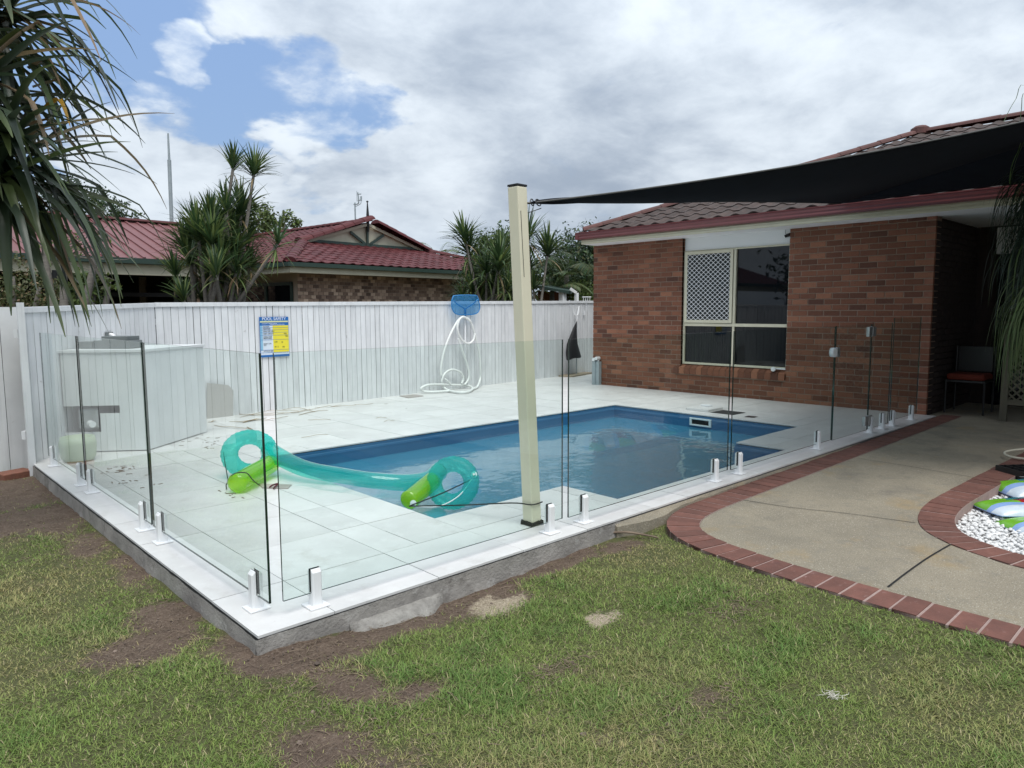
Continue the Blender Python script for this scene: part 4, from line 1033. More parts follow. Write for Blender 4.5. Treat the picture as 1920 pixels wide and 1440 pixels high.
m = MB(); q0 = pp+nrm_in*.03+num((0, 0, zB2+.09)); m.lathe(q0, [(.0, -.0), (.030, -.0), (.034, .0), (.034, .10), (.0, .10)], 12, tuple(num((dL[1], -dL[0], 0))*(1 if num((dL[1], -dL[0], 0))@(BD-BA) < 0 else -1)*.8+dL*-.6)); put('pipe', m, M_whitemet, box)
m = MB(); m.obox(pp+dL*.0+nrm_in*.12+num((0, 0, zB2+.13)), dL*.10, nrm_in*.05, (0, 0, .12)); put('pump_motor', m, M_satin, box, bevel=.03)
# control blocks on the lid
cu = thing('grey_blocks', (BC*.55+BB*.25+BD*.2)+num((0, 0, BH+.033)), 'grey blocks stacked on the lid of the white pump box', 'blocks')
def lidpt(x, y, z): return ground(x, y, z)
for (x0, x1, y0, y1, dz) in ((174, 243, 642, 655, 0), (190, 238, 635, 643, 0), (146, 172, 645, 656, 0)):
    a = lidpt(x0, 654, BH+.033); b = lidpt(x1, 654, BH+.033); hgt = (y1-y0)/FOC*np.linalg.norm((a-CAM))*1.0; dd = (b-a)/np.linalg.norm(b-a); nr = num((-dd[1], dd[0], 0))
    z0 = BH+.034+(655-y1)/FOC*np.linalg.norm(a-CAM); z0 = max(z0, BH+.034)
    c = (a+b)/2+nr*.12; c[2] = z0+hgt/2; put('block', MB().obox(c, dd*np.linalg.norm(b-a)/2, nr*.11, (0, 0, hgt/2)), M_greyunit, cu, bevel=.006)
el = onplane(214, 634, KINK-FN*.08, np.cross(KINK-num((-.02, 5.14, 0)), (0, 0, 1)))
eb = thing('wall_pipe_elbow', el, 'white pipe elbow on a grey plate, fixed to the fence above the pump box', 'pipe')
fd2 = (KINK-num((-.02, 5.14, 0))); fd2 /= np.linalg.norm(fd2); fn2 = num((fd2[1], -fd2[0], 0))
put('plate', MB().obox(el+fn2*-.055, fd2*.07, fn2*.004, (0, 0, .07)), M_greyunit, eb)
put('elbow', MB().tube(spline([el+num((0, 0, -.05)), el+num((0, 0, .0))+fn2*.01, el+num((0, 0, .035))+fn2*-.02, el+num((0, 0, .04))+fn2*-.05], 4), .022, 10), M_whitemet, eb, smooth=True)
sht = thing('grey_sheet', onplane(413, 783, KINK-FN*.05, FN), 'grey panel leaning against the fence right of the pump box', 'panel')
pts = [onplane(x, y, KINK-FN*.035, FN) for x, y in ((388, 790), (437, 783), (437, 732), (428, 722), (388, 718))]
V = [p-FN*.006 for p in pts]+[p for p in pts]
put('panel', MB().add(V, [(0, 1, 2, 3, 4), (9, 8, 7, 6, 5)]+[(i, 5+i, 5+(i+1) % 5, (i+1) % 5) for i in range(5)]), M_sheet, sht)
gb = ground(100, 872, 0); gbk = thing('green_form', num((.42, 5.08, 0))*0+num((.33, 5.0, 0)), 'pale green round form behind the farthest glass panel', 'tub')  # pale green lathed form standing behind the glass
put('body', MB().lathe((.36, 4.98, 0.002), [(.0, 0), (.13, 0), (.155, .05), (.165, .17), (.15, .24), (.14, .24), (.13, .05), (0, .05)], 20), M_green2, gbk, smooth=True)

# ================================================================== pool safety sign
sg = thing('pool_safety_sign', onplane(514, 668, KINK-FN*.012, FN), 'blue and yellow pool safety sign on the white back fence', 'sign')
def sgp(u, v, o=0.): # u to the right 0..1, v down 0..1 over the plate
    a = onplane(485.5, 594.5, KINK-FN*.012, FN); wv_ = .47; hv = .585
    p = a+FD*wv_*u-num((0, 0, hv))*v-FN*(.003+o); return p
def srect(u0, v0, u1, v1, o, m, name='panel'):
    return put(name, MB().add([sgp(u0, v1, o), sgp(u1, v1, o), sgp(u1, v0, o), sgp(u0, v0, o), sgp(u0, v1, o-.0016), sgp(u1, v1, o-.0016), sgp(u1, v0, o-.0016), sgp(u0, v0, o-.0016)], [(0, 1, 2, 3), (7, 6, 5, 4), (0, 4, 5, 1), (1, 5, 6, 2), (2, 6, 7, 3), (3, 7, 4, 0)]), m, sg)
M_sblue = mat('sign_blue', c255(40, 100, 165, 1.15), rough=.3); M_syel = mat('sign_yellow', (.80, .70, .06), rough=.3); M_swhite = mat('sign_white', (.66, .74, .82), rough=.3)
M_slight = mat('sign_light_blue', (.26, .50, .68), rough=.3); M_sblk = mat('sign_black', (.02, .03, .05), rough=.4); M_spale = mat('sign_pale_yellow', (.66, .68, .38), rough=.3); M_swt = mat('sign_lettering_white', (.85, .87, .9), rough=.4)
srect(0, 0, 1, 1, .0016, M_sblue, 'plate'); srect(.02, .10, .98, .135, .0032, M_spale); srect(.015, .215, .99, .945, .0032, M_swhite); srect(.44, .215, .985, .885, .0048, M_syel); srect(.015, .215, .09, .83, .0048, M_slight)
for v in (.265, .32, .385, .455, .565, .82, .885): srect(.02, v, .98, v+.0055, .0064, M_sblue, 'line')
def letters(txt, u, v, size, m, align='LEFT', o=.0065):
    cu_ = bpy.data.curves.new('lettering', 'FONT'); cu_.body = txt; cu_.size = size; cu_.align_x = align; cu_.extrude = .0004; cu_.materials.append(m)
    ob = bpy.data.objects.new('lettering', cu_); COL.objects.link(ob); ob.parent = sg
    T = Matrix(frame4(sgp(u, v, o)-base_of(sg), FD, (0, 0, 1), -FN)); ob.matrix_local = T; return ob
letters('POOL SAFETY', .5, .082, .062, M_swt, 'CENTER', .003)
letters('EMERGENCY RESUSCITATION', .08, .178, .018, M_swt, o=.003); letters('FOR USE IN THIS POOL AREA', .36, .198, .018, M_swt, o=.003)
for t_, v in (('DANGER', .255), ('RESPONSE', .31), ('SEND FOR HELP', .37), ('OPEN AIRWAY', .435), ('CHECK FOR', .51), ('BREATHING', .545), ('START CPR', .68), ('30:2', .715), ('ATTACH AED', .865), ('', .925)):
    if t_: letters(t_, .11, v, .025, M_sblk)
for t_, v, u in (('NO', .44, .82), ('YES', .505, .86), ('CPR', .645, .48), ('30', .655, .72), ('30 : 2', .765, .48), ('100', .775, .74)): letters(t_, u, v, .028, M_sblk)

# ================================================================== leaf skimmer net with its pole and vacuum hose hung on the fence
FPt = lambda x, y, o=.05: onplane(x, y, KINK-FN*o, FN)
net = thing('leaf_skimmer_net', FPt(871, 600), 'blue leaf skimmer net hung over the fence top, above the white hose', 'pool net')
def NP(x, y, o): return FPt(760+x/6.545, 540+y/6.545, o)
rim = [(590, 97), (660, 90), (740, 88), (820, 90), (880, 100), (905, 180), (912, 240), (890, 300), (820, 325), (735, 330), (650, 325), (600, 300), (572, 240), (570, 160)]
P = [NP(x, y, .10+.02*(y-90)/240) for x, y in rim]; P = spline(P+[P[0]], 3)
put('rim', MB().tube(P, .011, 8), M_blueplastic, net, smooth=True)
c = NP(735, 215, .17); mb = MB(); nn_ = len(P)
V = list(P)+[p*.5+c*.5-FN*.015 for p in P]+[c]
mb.add(V, [(i, i+1, nn_+i+1, nn_+i) for i in range(nn_-1)]+[(nn_+i, nn_+i+1, 2*nn_) for i in range(nn_-1)])
put('mesh', mb, M_bluenet, net, smooth=True)
hd = MB(); hd.tube(spline([NP(590, 150, .115), NP(640, 200, .115), NP(705, 240, .115), NP(733, 262, .115)], 4), .011, 8); hd.tube(spline([NP(890, 140, .115), NP(830, 195, .115), NP(760, 240, .115), NP(733, 262, .115)], 4), .011, 8); hd.tube([NP(733, 250, .115), NP(735, 350, .11)], .020, 10)
put('yoke', hd, M_blueplastic, net, smooth=True)
pole = MB(); g0 = FPt(872, 722, .14); g0[2] = .02; put('pole', pole.tube([NP(735, 340, .11), NP(736, 1180, .05)], .013, 8), M_whitemet, net, smooth=True)
hose = thing('vacuum_hose', FPt(860, 735), 'white vacuum hose looped on the fence and coiled on the deck below the net', 'hose')
def HP(x, y):
    p = NP(x, y, .12)
    if p[2] < .03: p = ground(760+x/6.545, 540+y/6.545, .03)
    return p
h1 = [(830, 1238), (880, 1215), (918, 1120), (922, 1000), (905, 800), (850, 560), (790, 400), (720, 362), (650, 395), (540, 600), (470, 800), (437, 980), (440, 1080)]
h2 = [(790, 420), (700, 355), (640, 400), (622, 520), (680, 640), (755, 683), (815, 640), (838, 560)]
h3 = [(640, 610), (680, 740), (745, 930), (772, 1050), (760, 1130), (715, 1190)]
h4 = [(690, 1175), (712, 1110), (680, 1040), (580, 1002), (490, 1045), (447, 1140), (480, 1225), (570, 1268), (700, 1283), (800, 1262), (822, 1225), (760, 1196), (600, 1190), (430, 1185), (280, 1190), (192, 1232), (230, 1268), (340, 1275), (500, 1266), (560, 1262)]
h5 = [(480, 1120), (510, 1140), (555, 1190)]
for h, dz in ((h1, 0), (h2, .04), (h3, .02), (h4, .0), (h5, .01)):
    Pp = [HP(x, y)-FN*dz for x, y in h]; put('loop', MB().tube(spline(Pp, 6), .0215, 10), M_hose, hose, smooth=True)
# black bag and its pole, board, hook
bagr = thing('black_net_bag', FPt(1075, 690), 'black mesh bag hanging on the white fence near the brick house', 'bag')
cbag = [(1081, 603, .006), (1078, 615, .05), (1075, 630, .10), (1073, 645, .15), (1074, 660, .19), (1076, 671, .205)]
mb = MB(); V = []; n = 14
for x, y, r_ in cbag:
    c = FPt(x, y, .16)
    for k in range(n): g = 2*math.pi*k/n; V.append(c+FD*r_*math.cos(g)*1.15-FN*r_*.55*math.sin(g)+num((0, 0, .02*math.sin(3*g+x)*r_*4+(.03*math.cos(g) if y > 665 else 0))))
mb.add(V, [(i*n+k, (i+1)*n+k, (i+1)*n+(k+1) % n, i*n+(k+1) % n) for i in range(len(cbag)-1) for k in range(n)]); put('cloth', mb, M_bag, bagr, smooth=True)
put('pole', MB().tube([FPt(1081, 605, .14), num(FPt(1081, 605, .14))*[1, 1, 0]+num((0, 0, .03))], .012, 8), M_alu, bagr)
hk = thing('wire_hook', FPt(1080, 598), 'white wire hook on the fence above the black bag', 'hook')
put('wire', MB().tube(spline([FPt(1075, 572, .03), FPt(1076, 584, .03), FPt(1078, 590, .06), FPt(1082, 591, .08), FPt(1085, 586, .06), FPt(1086, 574, .03)], 5)+[FPt(1082, 591, .08), FPt(1082, 602, .12)], .007, 6), M_whitemet, hk)
fc = thing('fence_top_rack', FPt(1101, 562), 'small white wire rack clipped on the fence top beside the brick house', 'rack')
m = MB(); m.tube([FPt(1092, 557, .0)-num((0, 0, .0)), FPt(1108, 557, .0)], .012, 6)
for x in (1094, 1098, 1102, 1106): m.tube([FPt(x, 556, 0), FPt(x, 565, 0)], .008, 5)
m.tube([FPt(1099, 563, .03), FPt(1099, 592, .03)], .005, 5); m.tube([FPt(1096, 583, .03), FPt(1096, 591, .03)], .02, 6); put('wire', m, M_whitemet, fc)
bd = thing('timber_board', ground(1072, 704, 0), 'weathered timber board on the deck under the black bag', 'board')
a, b = ground(1060, 707, 0), ground(1100, 700, 0); m = MB(); m.obox((a+b)/2+num((0, 0, .017)), (b-a)/2, num((-(b-a)[1], (b-a)[0], 0))*.16, (0, 0, .015)); put('plank', m, M_timber, bd)
lt_ = thing('loose_tile', ground(768, 744, 0), 'loose grey tile lying on the deck left of the white hose', 'tile')
q = [ground(x, y, .0)[:2] for x, y in ((749, 743.2), (766, 746.8), (794, 743.2), (778, 740.5))]; m = MB()
cr = (q[1][0]-q[0][0])*(q[2][1]-q[0][1])-(q[1][1]-q[0][1])*(q[2][0]-q[0][0]); q = q if cr > 0 else q[::-1]
put('slab', m.prism([tuple(v) for v in q], .001, .012), M_greytile, lt_)

# ================================================================== inflatable hammock float
fl = thing('pool_float', (1.6, 2.6, 0), 'teal and lime inflatable pool hammock, half on the deck, half in the water', 'pool float')
def torus(c, nrm, Rm, r, n=132, k=16, sq=1.0, tiltx=0):
    c, nrm = num(c), num(nrm)/np.linalg.norm(nrm); a = np.cross(nrm, (0, 0, 1)); a /= np.linalg.norm(a); b = np.cross(a, nrm); V = []
    for i in range(n):
        g = 2*math.pi*i/n; d = a*math.cos(g)+b*math.sin(g)*sq; rr = r*(1+.015*math.sin(g*13)); 
        for j in range(k):
            h = 2*math.pi*j/k; q_ = rr*(1+.075*max(0, math.cos(h)-.45)*math.sin(g*33)+.05*max(0, -math.cos(h)-.5)*math.sin(g*22)); V.append(c+d*(Rm+q_*math.cos(h))+nrm*q_*math.sin(h))
    F = [(i*k+j, ((i+1) % n)*k+j, ((i+1) % n)*k+(j+1) % k, i*k+(j+1) % k) for i in range(n) for j in range(k)]
    return MB().add(V, F)
def toward(p, lift=0.):
    d = CAM-num(p); d[2] = 0; d /= np.linalg.norm(d); d[2] = lift; return d/np.linalg.norm(d)
RC1 = num(ground(469, 851, .20)); RC2 = num(ground(849, 905, .045))
rn1 = toward(RC1, .42)+num((.22, -.05, 0)); rn2 = toward(RC2, .38)+num((-.15, .1, 0))
put('end_ring', torus(RC1, rn1, .176, .074, sq=.88), M_teal, fl, smooth=True); put('end_ring', torus(RC2, rn2, .156, .066), M_teal, fl, smooth=True)
def fat(pts, r, n=14, m=6, squash=None): # inflated tube with rounded ends
    P = spline(pts, m); N_ = len(P); rr = [r]*N_
    for i, f_ in ((0, .45), (1, .85), (N_-1, .45), (N_-2, .85)): rr[i] = r*f_
    return MB().tube(P, rr, n)
TB = [ground(505, 845, .20), ground(530, 860, .17), ground(575, 880, .11), ground(640, 892, .075), ground(700, 901, .055), ground(760, 905, .02), ground(800, 900, .0), ground(822, 885, .02)]
P = spline(TB, 6); N_ = len(P); rr = [.085-.018*math.sin(math.pi*i/(N_-1)) for i in range(N_)]
put('back_tube', MB().tube(P, rr, 16), M_teal, fl, smooth=True)
A1, A2 = ground(440, 908, .085), ground(511, 868, .115); B1, B2 = ground(764, 940, -.04), ground(813, 900, .03)
put('pillow', fat([A1, lerp(A1, A2, .2), lerp(A1, A2, .5), lerp(A1, A2, .8), A2], .082), M_lime, fl, smooth=True)
put('pillow', fat([B1, lerp(B1, B2, .2), lerp(B1, B2, .5), lerp(B1, B2, .8), B2], .078), M_lime, fl, smooth=True)
ns = 22; V = []; nb = [ground(520, 905, .03), ground(560, 912, .018), ground(620, 920, .012), ground(680, 930, .012), ground(745, 947, -.05)]
near = spline(nb, 6); far_ = spline(TB[1:6], 6); 
def at_(Ls, t): k_ = t*(len(Ls)-1); i_ = min(int(k_), len(Ls)-2); return Ls[i_]*(1-k_+i_)+Ls[i_+1]*(k_-i_)
for i in range(ns):
    for j in range(9):
        u, v = i/(ns-1), j/8; p = at_(near, u)*(1-v)+at_(far_, u)*v; p = p+num((0, 0, .012*math.sin(9*u+4*v)+.008*math.sin(23*u-7*v)-.03*v*(1-v))); p[2] = max(p[2], .008 if p[0] < PX0 else WZ+.01); V.append(p)
put('sheet', MB().add(V, [(i*9+j, (i+1)*9+j, (i+1)*9+j+1, i*9+j+1) for i in range(ns-1) for j in range(8)]), M_clearv, fl, smooth=True)
for c, n_ in ((RC2+num((.16, -.10, .05))+rn2*.06, rn2), (B1+num((.02, -.05, -.01)), toward(B1, .2))):
    put('valve', MB().lathe(c, [(.0, .0), (.026, .0), (.026, .012), (.010, .014), (.010, .03), (0, .03)], 12, tuple(n_)), M_skim, fl)
cd_ = MB(); wc = MB()
v1, v2 = ground(884, 899, .02), ground(767, 949, -.01); pe = num((2.148, .297, .155)); pw_ = num((2.046, .297, .155))
cd_.tube(spline([v1, (v1+v2)/2+num((0, 0, -.01)), v2], 5), .005, 5); cd_.tube(spline([v2, ground(870, 947, .06), ground(960, 943, .14), pw_, pe], 5), .005, 5)
wc.tube(spline([v1, ground(860, 930, -.02), ground(820, 950, -.06), v2], 6), .005, 5)
l1, l2, l3 = ground(419, 848, .2), ground(427, 900, .06), ground(425, 917, .01)
cd_.tube(spline([l1, (l1+l2)/2, l2, ground(424, 910, .02), l3], 4), .0045, 5); cd_.tube(spline([l2, ground(440, 888, .19), ground(462, 887, .19), ground(474, 900, .10), ground(486, 910, .01)], 6), .0045, 5)
put('cord', cd_, M_cord, fl); put('cord', wc, M_wcord, fl)
tg = thing('grey_mat', ground(515, 913, 0), 'small grey board with a red and black strap lying beside the pool float', 'board')
q = [ground(x, y, 0)[:2] for x, y in ((492, 916), (540, 917), (547, 910), (485, 908))]; m = MB(); cr = (q[1][0]-q[0][0])*(q[2][1]-q[0][1])-(q[1][1]-q[0][1])*(q[2][0]-q[0][0]); q = q if cr > 0 else q[::-1]
put('board', m.prism([tuple(v) for v in q], .001, .008), M_greytile, tg)
put('strap', MB().tube(spline([ground(505, 914, .01), ground(512, 909, .03), ground(522, 907, .03), ground(516, 912, .02), ground(513, 916, .012)], 5), .007, 5), mat('red_strap', (.12, .01, .015), (.02, .01, .012), 60, rough=.6), tg)

# dry leaves dropped on the deck and dead twigs in the soil
dl = []
for (x0, y0, x1, y1, b_, w_) in ((402, 797, 470, 803, 2, .02), (440, 775, 520, 773, 4, .025), (450, 782, 560, 770, -5, .022), (470, 778, 600, 764, 5, .02), (430, 790, 500, 783, 3, .03), (455, 792, 495, 786, -2, .06), (520, 774, 575, 767, 4, .02), (560, 778, 615, 769, -2, .025), (578, 787, 620, 787, 0, .012), (595, 764, 640, 759, 1, .02), (620, 762, 700, 756, 2, .015), (390, 791, 405, 788, 1, .03), (463, 800, 474, 806, 0, .02), (565, 820, 615, 814, 1, .012), (720, 790, 740, 788, 0, .012), (705, 784, 725, 783, 0, .012), (530, 768, 590, 772, -4, .018), (480, 788, 540, 780, 3, .02)):
    P = []
    for t in np.linspace(0, 1, 7):
        p = ground(x0+(x1-x0)*t, y0+(y1-y0)*t+b_*math.sin(math.pi*t), .008); p[2] = .004+.02*math.sin(math.pi*t)*random.random(); P.append(p)
    mb = MB(); V = []
    for i, p in enumerate(P):
        t_ = P[min(i+1, 6)]-P[max(i-1, 0)]; s_ = np.cross(t_, (0, 0, 1)); s_ /= np.linalg.norm(s_)+1e-9; w__ = w_*(math.sin(math.pi*(.12+.85*i/6)))**.7/2
        V += [p+s_*w__, p+num((0, 0, .004)), p-s_*w__]
    mb.add(V, [(i*3+k, i*3+k+1, i*3+k+4, i*3+k+3) for i in range(6) for k in range(2)]); dl.append(mb)
DLAB = ['thin dry leaf lying on the deck directly above the left teal ring', 'curved dry leaf, leftmost in the heap at the fence foot', 'dry leaf bowed towards the fence in the heap, second from its left', 'dry leaf bowed away from the fence in the middle of the heap',
        'flat dry leaf in front of the heap at the fence foot', 'broad short tan leaf in front of the heap, left of the black glass edge', 'dry leaf at the heap right of the black glass edge, closest to the fence', 'arched dry leaf at the right end of the heap',
        'thin straight dry leaf alone on the open deck right of the heap', 'dry leaf at the fence foot just right of the safety sign', 'longest dry leaf at the fence foot, well right of the safety sign', 'small leaf beside the lower right corner of the pump box',
        'short dark leaf between the heap and the left teal ring', 'thin dry leaf on the deck between the pool edge and the heap', 'thin leaf on the open deck near the middle of the pool edge', 'tiny leaf on the open deck just above the pool edge leaf',
        'dry leaf arching up against the fence behind the heap', 'dry leaf crossing the black glass edge in front of the heap']
for i, mb in enumerate(dl):
    o = put('dry_leaf', mb, M_dryleaf, solo=mb.v[10]); tag(o, DLAB[i], 'dry leaf', 'dry leaves on the deck by the fence')
sp_ = MB()
for (cx, cy, rx, ry, n_) in ((380, 830, 50, 20, 26), (230, 880, 40, 8, 20), (430, 930, 30, 8, 8), (250, 905, 60, 12, 10), (560, 760, 200, 20, 20)):
    for _ in range(n_):
        p = ground(cx+random.gauss(0, rx*.5), cy+random.gauss(0, ry*.5), .003)
        if p[1] > 5.0+p[0]*.9: continue
        a_ = random.random()*6; sp_.obox(p, (random.uniform(.006, .03)*math.cos(a_), random.uniform(.006, .03)*math.sin(a_), 0), (-.004*math.sin(a_), .004*math.cos(a_), 0), (0, 0, .0015))
tag(put('leaf_litter', sp_, M_twig), kind='stuff')

# ================================================================== right hand bed: pebble bags, trays, hose; chair, lattice
def sack(label, c, ang, L_, W_, H_, txt, band):
    root = thing('pebble_bag', (*c[:2], c[2]), label, 'bag', 'bags of pebbles on the garden bed')
    ca, sa = math.cos(ang), math.sin(ang); X_ = num((ca, sa, 0)); Y_ = num((-sa, ca, 0)); nx, ny = 22, 14
    def srf(u, v):                               # u,v in -1..1, upper side of a filled pillow
        f_ = max(0, (1-abs(u)**3.2)*(1-abs(v)**2.6))**.55; h_ = H_*f_*(1+.10*math.sin(5*u+2*v)+.07*math.sin(9*v-3*u))
        return num(c)+X_*u*L_/2*(1-.05*abs(v)**3)+Y_*v*W_/2*(1-.07*abs(u)**3)+num((0, 0, .012+h_))
    V = [srf(-1+2*i/nx, -1+2*j/ny) for i in range(nx+1) for j in range(ny+1)]
    F = [(i*(ny+1)+j, (i+1)*(ny+1)+j, (i+1)*(ny+1)+j+1, i*(ny+1)+j+1) for i in range(nx) for j in range(ny)]
    nV = len(V); V2 = [num((p[0], p[1], c[2]+.004)) for p in V]; F2 = [tuple(nV+q for q in reversed(f_)) for f_ in F]
    bo = [i*(ny+1) for i in range(nx+1)]+[nx*(ny+1)+j for j in range(1, ny+1)]+[i*(ny+1)+ny for i in range(nx-1, -1, -1)]+[j for j in range(ny-1, 0, -1)]
    F3 = [(bo[(k+1) % len(bo)], bo[k], nV+bo[k], nV+bo[(k+1) % len(bo)]) for k in range(len(bo))]
    o = put('sack', MB().add(V+V2, F+F2+F3), M_bagblue, root, smooth=True)
    for m_ in (M_bagwhite, M_baggreen, M_bagred, M_bagteal): o.data.materials.append(m_)
    for k, pgn in enumerate(o.data.polygons[:len(F)] if False else list(o.data.polygons)[:len(F)]):
        i, j = divmod(k, ny); u, v = -1+2*(i+.5)/nx, -1+2*(j+.5)/ny
        mi = 0
        if v > .42: mi = 4 if u > -.45 else 2
        elif v > -.12: mi = 3 if u > -.4 else 2
        elif v > -.48: mi = 0
        else: mi = 1
        pgn.material_index = mi
    for t_, v, m_ in txt:
        cu_ = bpy.data.curves.new('lettering', 'FONT'); cu_.body = t_; cu_.size = .10; cu_.extrude = .0006; cu_.align_x = 'LEFT'; cu_.materials.append(m_)
        ob = bpy.data.objects.new('lettering', cu_); COL.objects.link(ob); ob.parent = root
        p = srf(-.36, v); q_ = srf(.4, v); w_ = srf(-.36, v+.12); xa = (q_-p)/np.linalg.norm(q_-p); za = np.cross(xa, w_-p); za /= np.linalg.norm(za); ya = np.cross(za, xa)
        ob.matrix_local = Matrix(frame4(p+za*.022-base_of(root), xa, ya, za))
    return root
M_bagblue = mat('bag_blue', (.20, .33, .62), (.30, .42, .68), 3, rough=.25); M_bagwhite = mat('bag_clear', (.62, .68, .74), (.50, .58, .66), 14, rough=.2); M_baggreen = mat('bag_green', (.16, .42, .03), rough=.25); M_bagred = mat('bag_red', (.32, .012, .02), rough=.25); M_bagteal = mat('bag_teal', (.03, .17, .20), rough=.25)
bz = bedz+.02
b0, b1_, b2_ = ground(1990, 984, bz+.03), ground(1948, 950, bz+.07), ground(1968, 914, bz+.08)
ang_ = math.atan2(-.685, .7285)
sack('lowest pebble bag, lying in front on the white pebbles', (*b0[:2], bz), ang_+.05, .80, .36, .065, [('ites', .10, M_swt)], 0)
sack('middle pebble bag with a red band, between the other two bags', (*b1_[:2], bz+.04), ang_+.02, .86, .38, .07, [('Xines', .10, M_swt)], 0)
sack('topmost pebble bag with teal and red bands, beside the black trays', (*b2_[:2], bz+.035), ang_-.03, .84, .44, .09, [('ites', .08, M_swt), ('Allite', .62, M_swt)], 0)
tr = thing('seedling_trays', ground(1960, 880, bz), 'black plastic plant trays stacked behind the pebble bags', 'trays')
for k, (x, y, z_, a_) in enumerate(((1972, 900, -.125, .0), (1966, 892, -.05, .12))):
    p = ground(x, y, z_); m = MB(); Xk = num((math.cos(ang_+a_), math.sin(ang_+a_), 0)); Yk = num((-Xk[1], Xk[0], 0))
    for i in range(9): m.obox(p+Xk*(i-4)*.085+num((0, 0, .03)), Xk*.007, Yk*.21, (0, 0, .035))
    for j in range(6): m.obox(p+Yk*(j-2.5)*.083+num((0, 0, .028)), Xk*.345, Yk*.006, (0, 0, .034))
    m.obox(p-num((0, 0, .008)), Xk*.34, Yk*.205, (0, 0, .004)); put('tray', m, M_black, tr)
hp_ = thing('garden_hose', ground(1900, 853, -.03), 'loop of pale garden hose lying across the red paver edging', 'hose')
put('loop', MB().tube(spline([ground(x, y, z_) for x, y, z_ in ((1975, 868, -.01), (1925, 861, -.005), (1898, 857, .0), (1884, 851, .005), (1890, 846, .03), (1925, 842, .05), (1985, 842, .03))], 6), .011, 8), mat('pale_hose', (.55, .52, .42), rough=.5), hp_, smooth=True)
ch = thing('patio_chair', (10.3, -.3, 0), 'dark patio chair with an orange cushion under the eave', 'chair')
cz = path_z(10); cx0, cx1, cy0, cy1 = 10.05, 10.5, -.42, .05
for x, y in ((cx0, cy0), (cx0, cy1), (cx1, cy0), (cx1, cy1)): put('leg', MB().tube([(x, y, cz-.004), (x, y, .46 if x == cx0 else .92)], .014, 8), M_black, ch)
put('seat', MB().box((cx0-.01, cy0-.01, .43), (cx1, cy1+.01, .46)), M_black, ch, bevel=.006); put('backrest', MB().box((cx1-.01, cy0+.02, .56), (cx1+.012, cy1-.02, .92)), M_black, ch, bevel=.006); put('cushion', MB().box((cx0-.01, cy0, .462), (cx1-.03, cy1, .55)), M_orange, ch, bevel=.03)
lp = thing('lattice_screen', (9.75, -1.6, .2), 'pale timber lattice screen behind the weeping palm by the house', 'lattice')
m = MB(); y0, y1, z0, z1 = -1.45, -.72, .24, 1.25
for a, b in (((y0, z0), (y1, z0)), ((y0, z1), (y1, z1))): m.box((9.72, a[0], a[1]-.035), (9.765, b[0], a[1]+.035))
for y in (y0, y1): m.box((9.715, y-.04, -.03), (9.77, y+.04, z1+.04))
M_lat = mat('lattice_timber', (.12, .108, .075), (.09, .08, .06), 6, rough=.9)
put('frame', m, M_lat, lp); m = MB()
for k in range(-14, 26):
    for s_, dx in ((1, 0), (-1, .008)):
        p = []; ya = y0+k*.095
        for t in np.linspace(0, 1, 2): p.append((ya+(t*(z1-z0))*1.0 if s_ > 0 else ya+(1-t)*(z1-z0), z0+t*(z1-z0)))
        (a0, b0_), (a1, b1__) = p
        # trim to the frame
        def tcl(a0, b0_, a1, b1__):
            t0, t1 = 0., 1.; d = a1-a0
            for lo, sgn_ in ((y0, 1), (y1, -1)):
                f0, f1 = (a0-lo)*sgn_, (a1-lo)*sgn_
                if f0 < 0 and f1 < 0: return None
                if f0 < 0: t0 = max(t0, f0/(f0-f1))
                if f1 < 0: t1 = min(t1, f0/(f0-f1))
            return (t0, t1) if t1-t0 > .05 else None
        q_ = tcl(a0, b0_, a1, b1__)
        if q_:
            f_ = lambda t: (9.735+dx, a0+(a1-a0)*t, b0_+(b1__-b0_)*t); m.beam(f_(q_[0]), f_(q_[1]), .022, .006, (1, 0, 0))
put('slat', m, M_lat, lp, kind='stuff')

# ================================================================== neighbour's house behind the fence
NE1, NE2 = num((.9955, .0945, 0)), num((-.0945, .9955, 0)); E0 = num(ground(543, 491, 2.6)); E0[2] = 0
def nf(u, v, z): return E0+NE1*u+NE2*v+num((0, 0, z))
NW, NT, NTF, NZ = 9.0, .34, .262, 2.6; GV = 3.05; GH = NTF*GV; GVb = GH/NT; AU = NW/2; AH = NT*AU; BKV = 15.
nh = thing('neighbour_house', nf(4, 6, 0), "neighbour's brown brick house with a maroon tiled roof and a small gable", 'house')
m = MB(); rs = random.Random(5); z = 1.0; r_ = 0
def nbrick(mb, o, d, nr, a, b, z, zz):
    c = o+d*(a+b)/2+nr*(.004+rs.uniform(-.003, .003)); c[2] = (z+zz)/2; mb.obox(c, d*(b-a)/2, nr*.006, (0, 0, (zz-z)/2), rs.random())
while z < 2.42:
    for (o, d, nr, L0, L1) in ((nf(.5, .5, 0), NE1, -NE2, 0, NW-1.0), (nf(.5, .5, 0), NE2, -NE1, 2.9, 6.5), (nf(-1.1, 4.6, 0), NE1, -NE2, -.3, 1.7)):
        a = L0-(r_ % 2)*.073
        while a < L1:
            s0, s1 = max(a, L0), min(a+.135, L1)
            if s1-s0 > .03: nbrick(m, o, d, nr, s0, s1, z, min(z+.076, 2.42))
            a += .146
    z += .086; r_ += 1
put('brickwork', m, M_brick2, nh, kind='stuff')
c_ = MB(); q = [nf(.51, .51, 0), nf(NW-.51, .51, 0), nf(NW-.51, 12, 0), nf(.51, 12, 0)]; c_.prism([tuple(p[:2]) for p in q], -.1, 2.45)
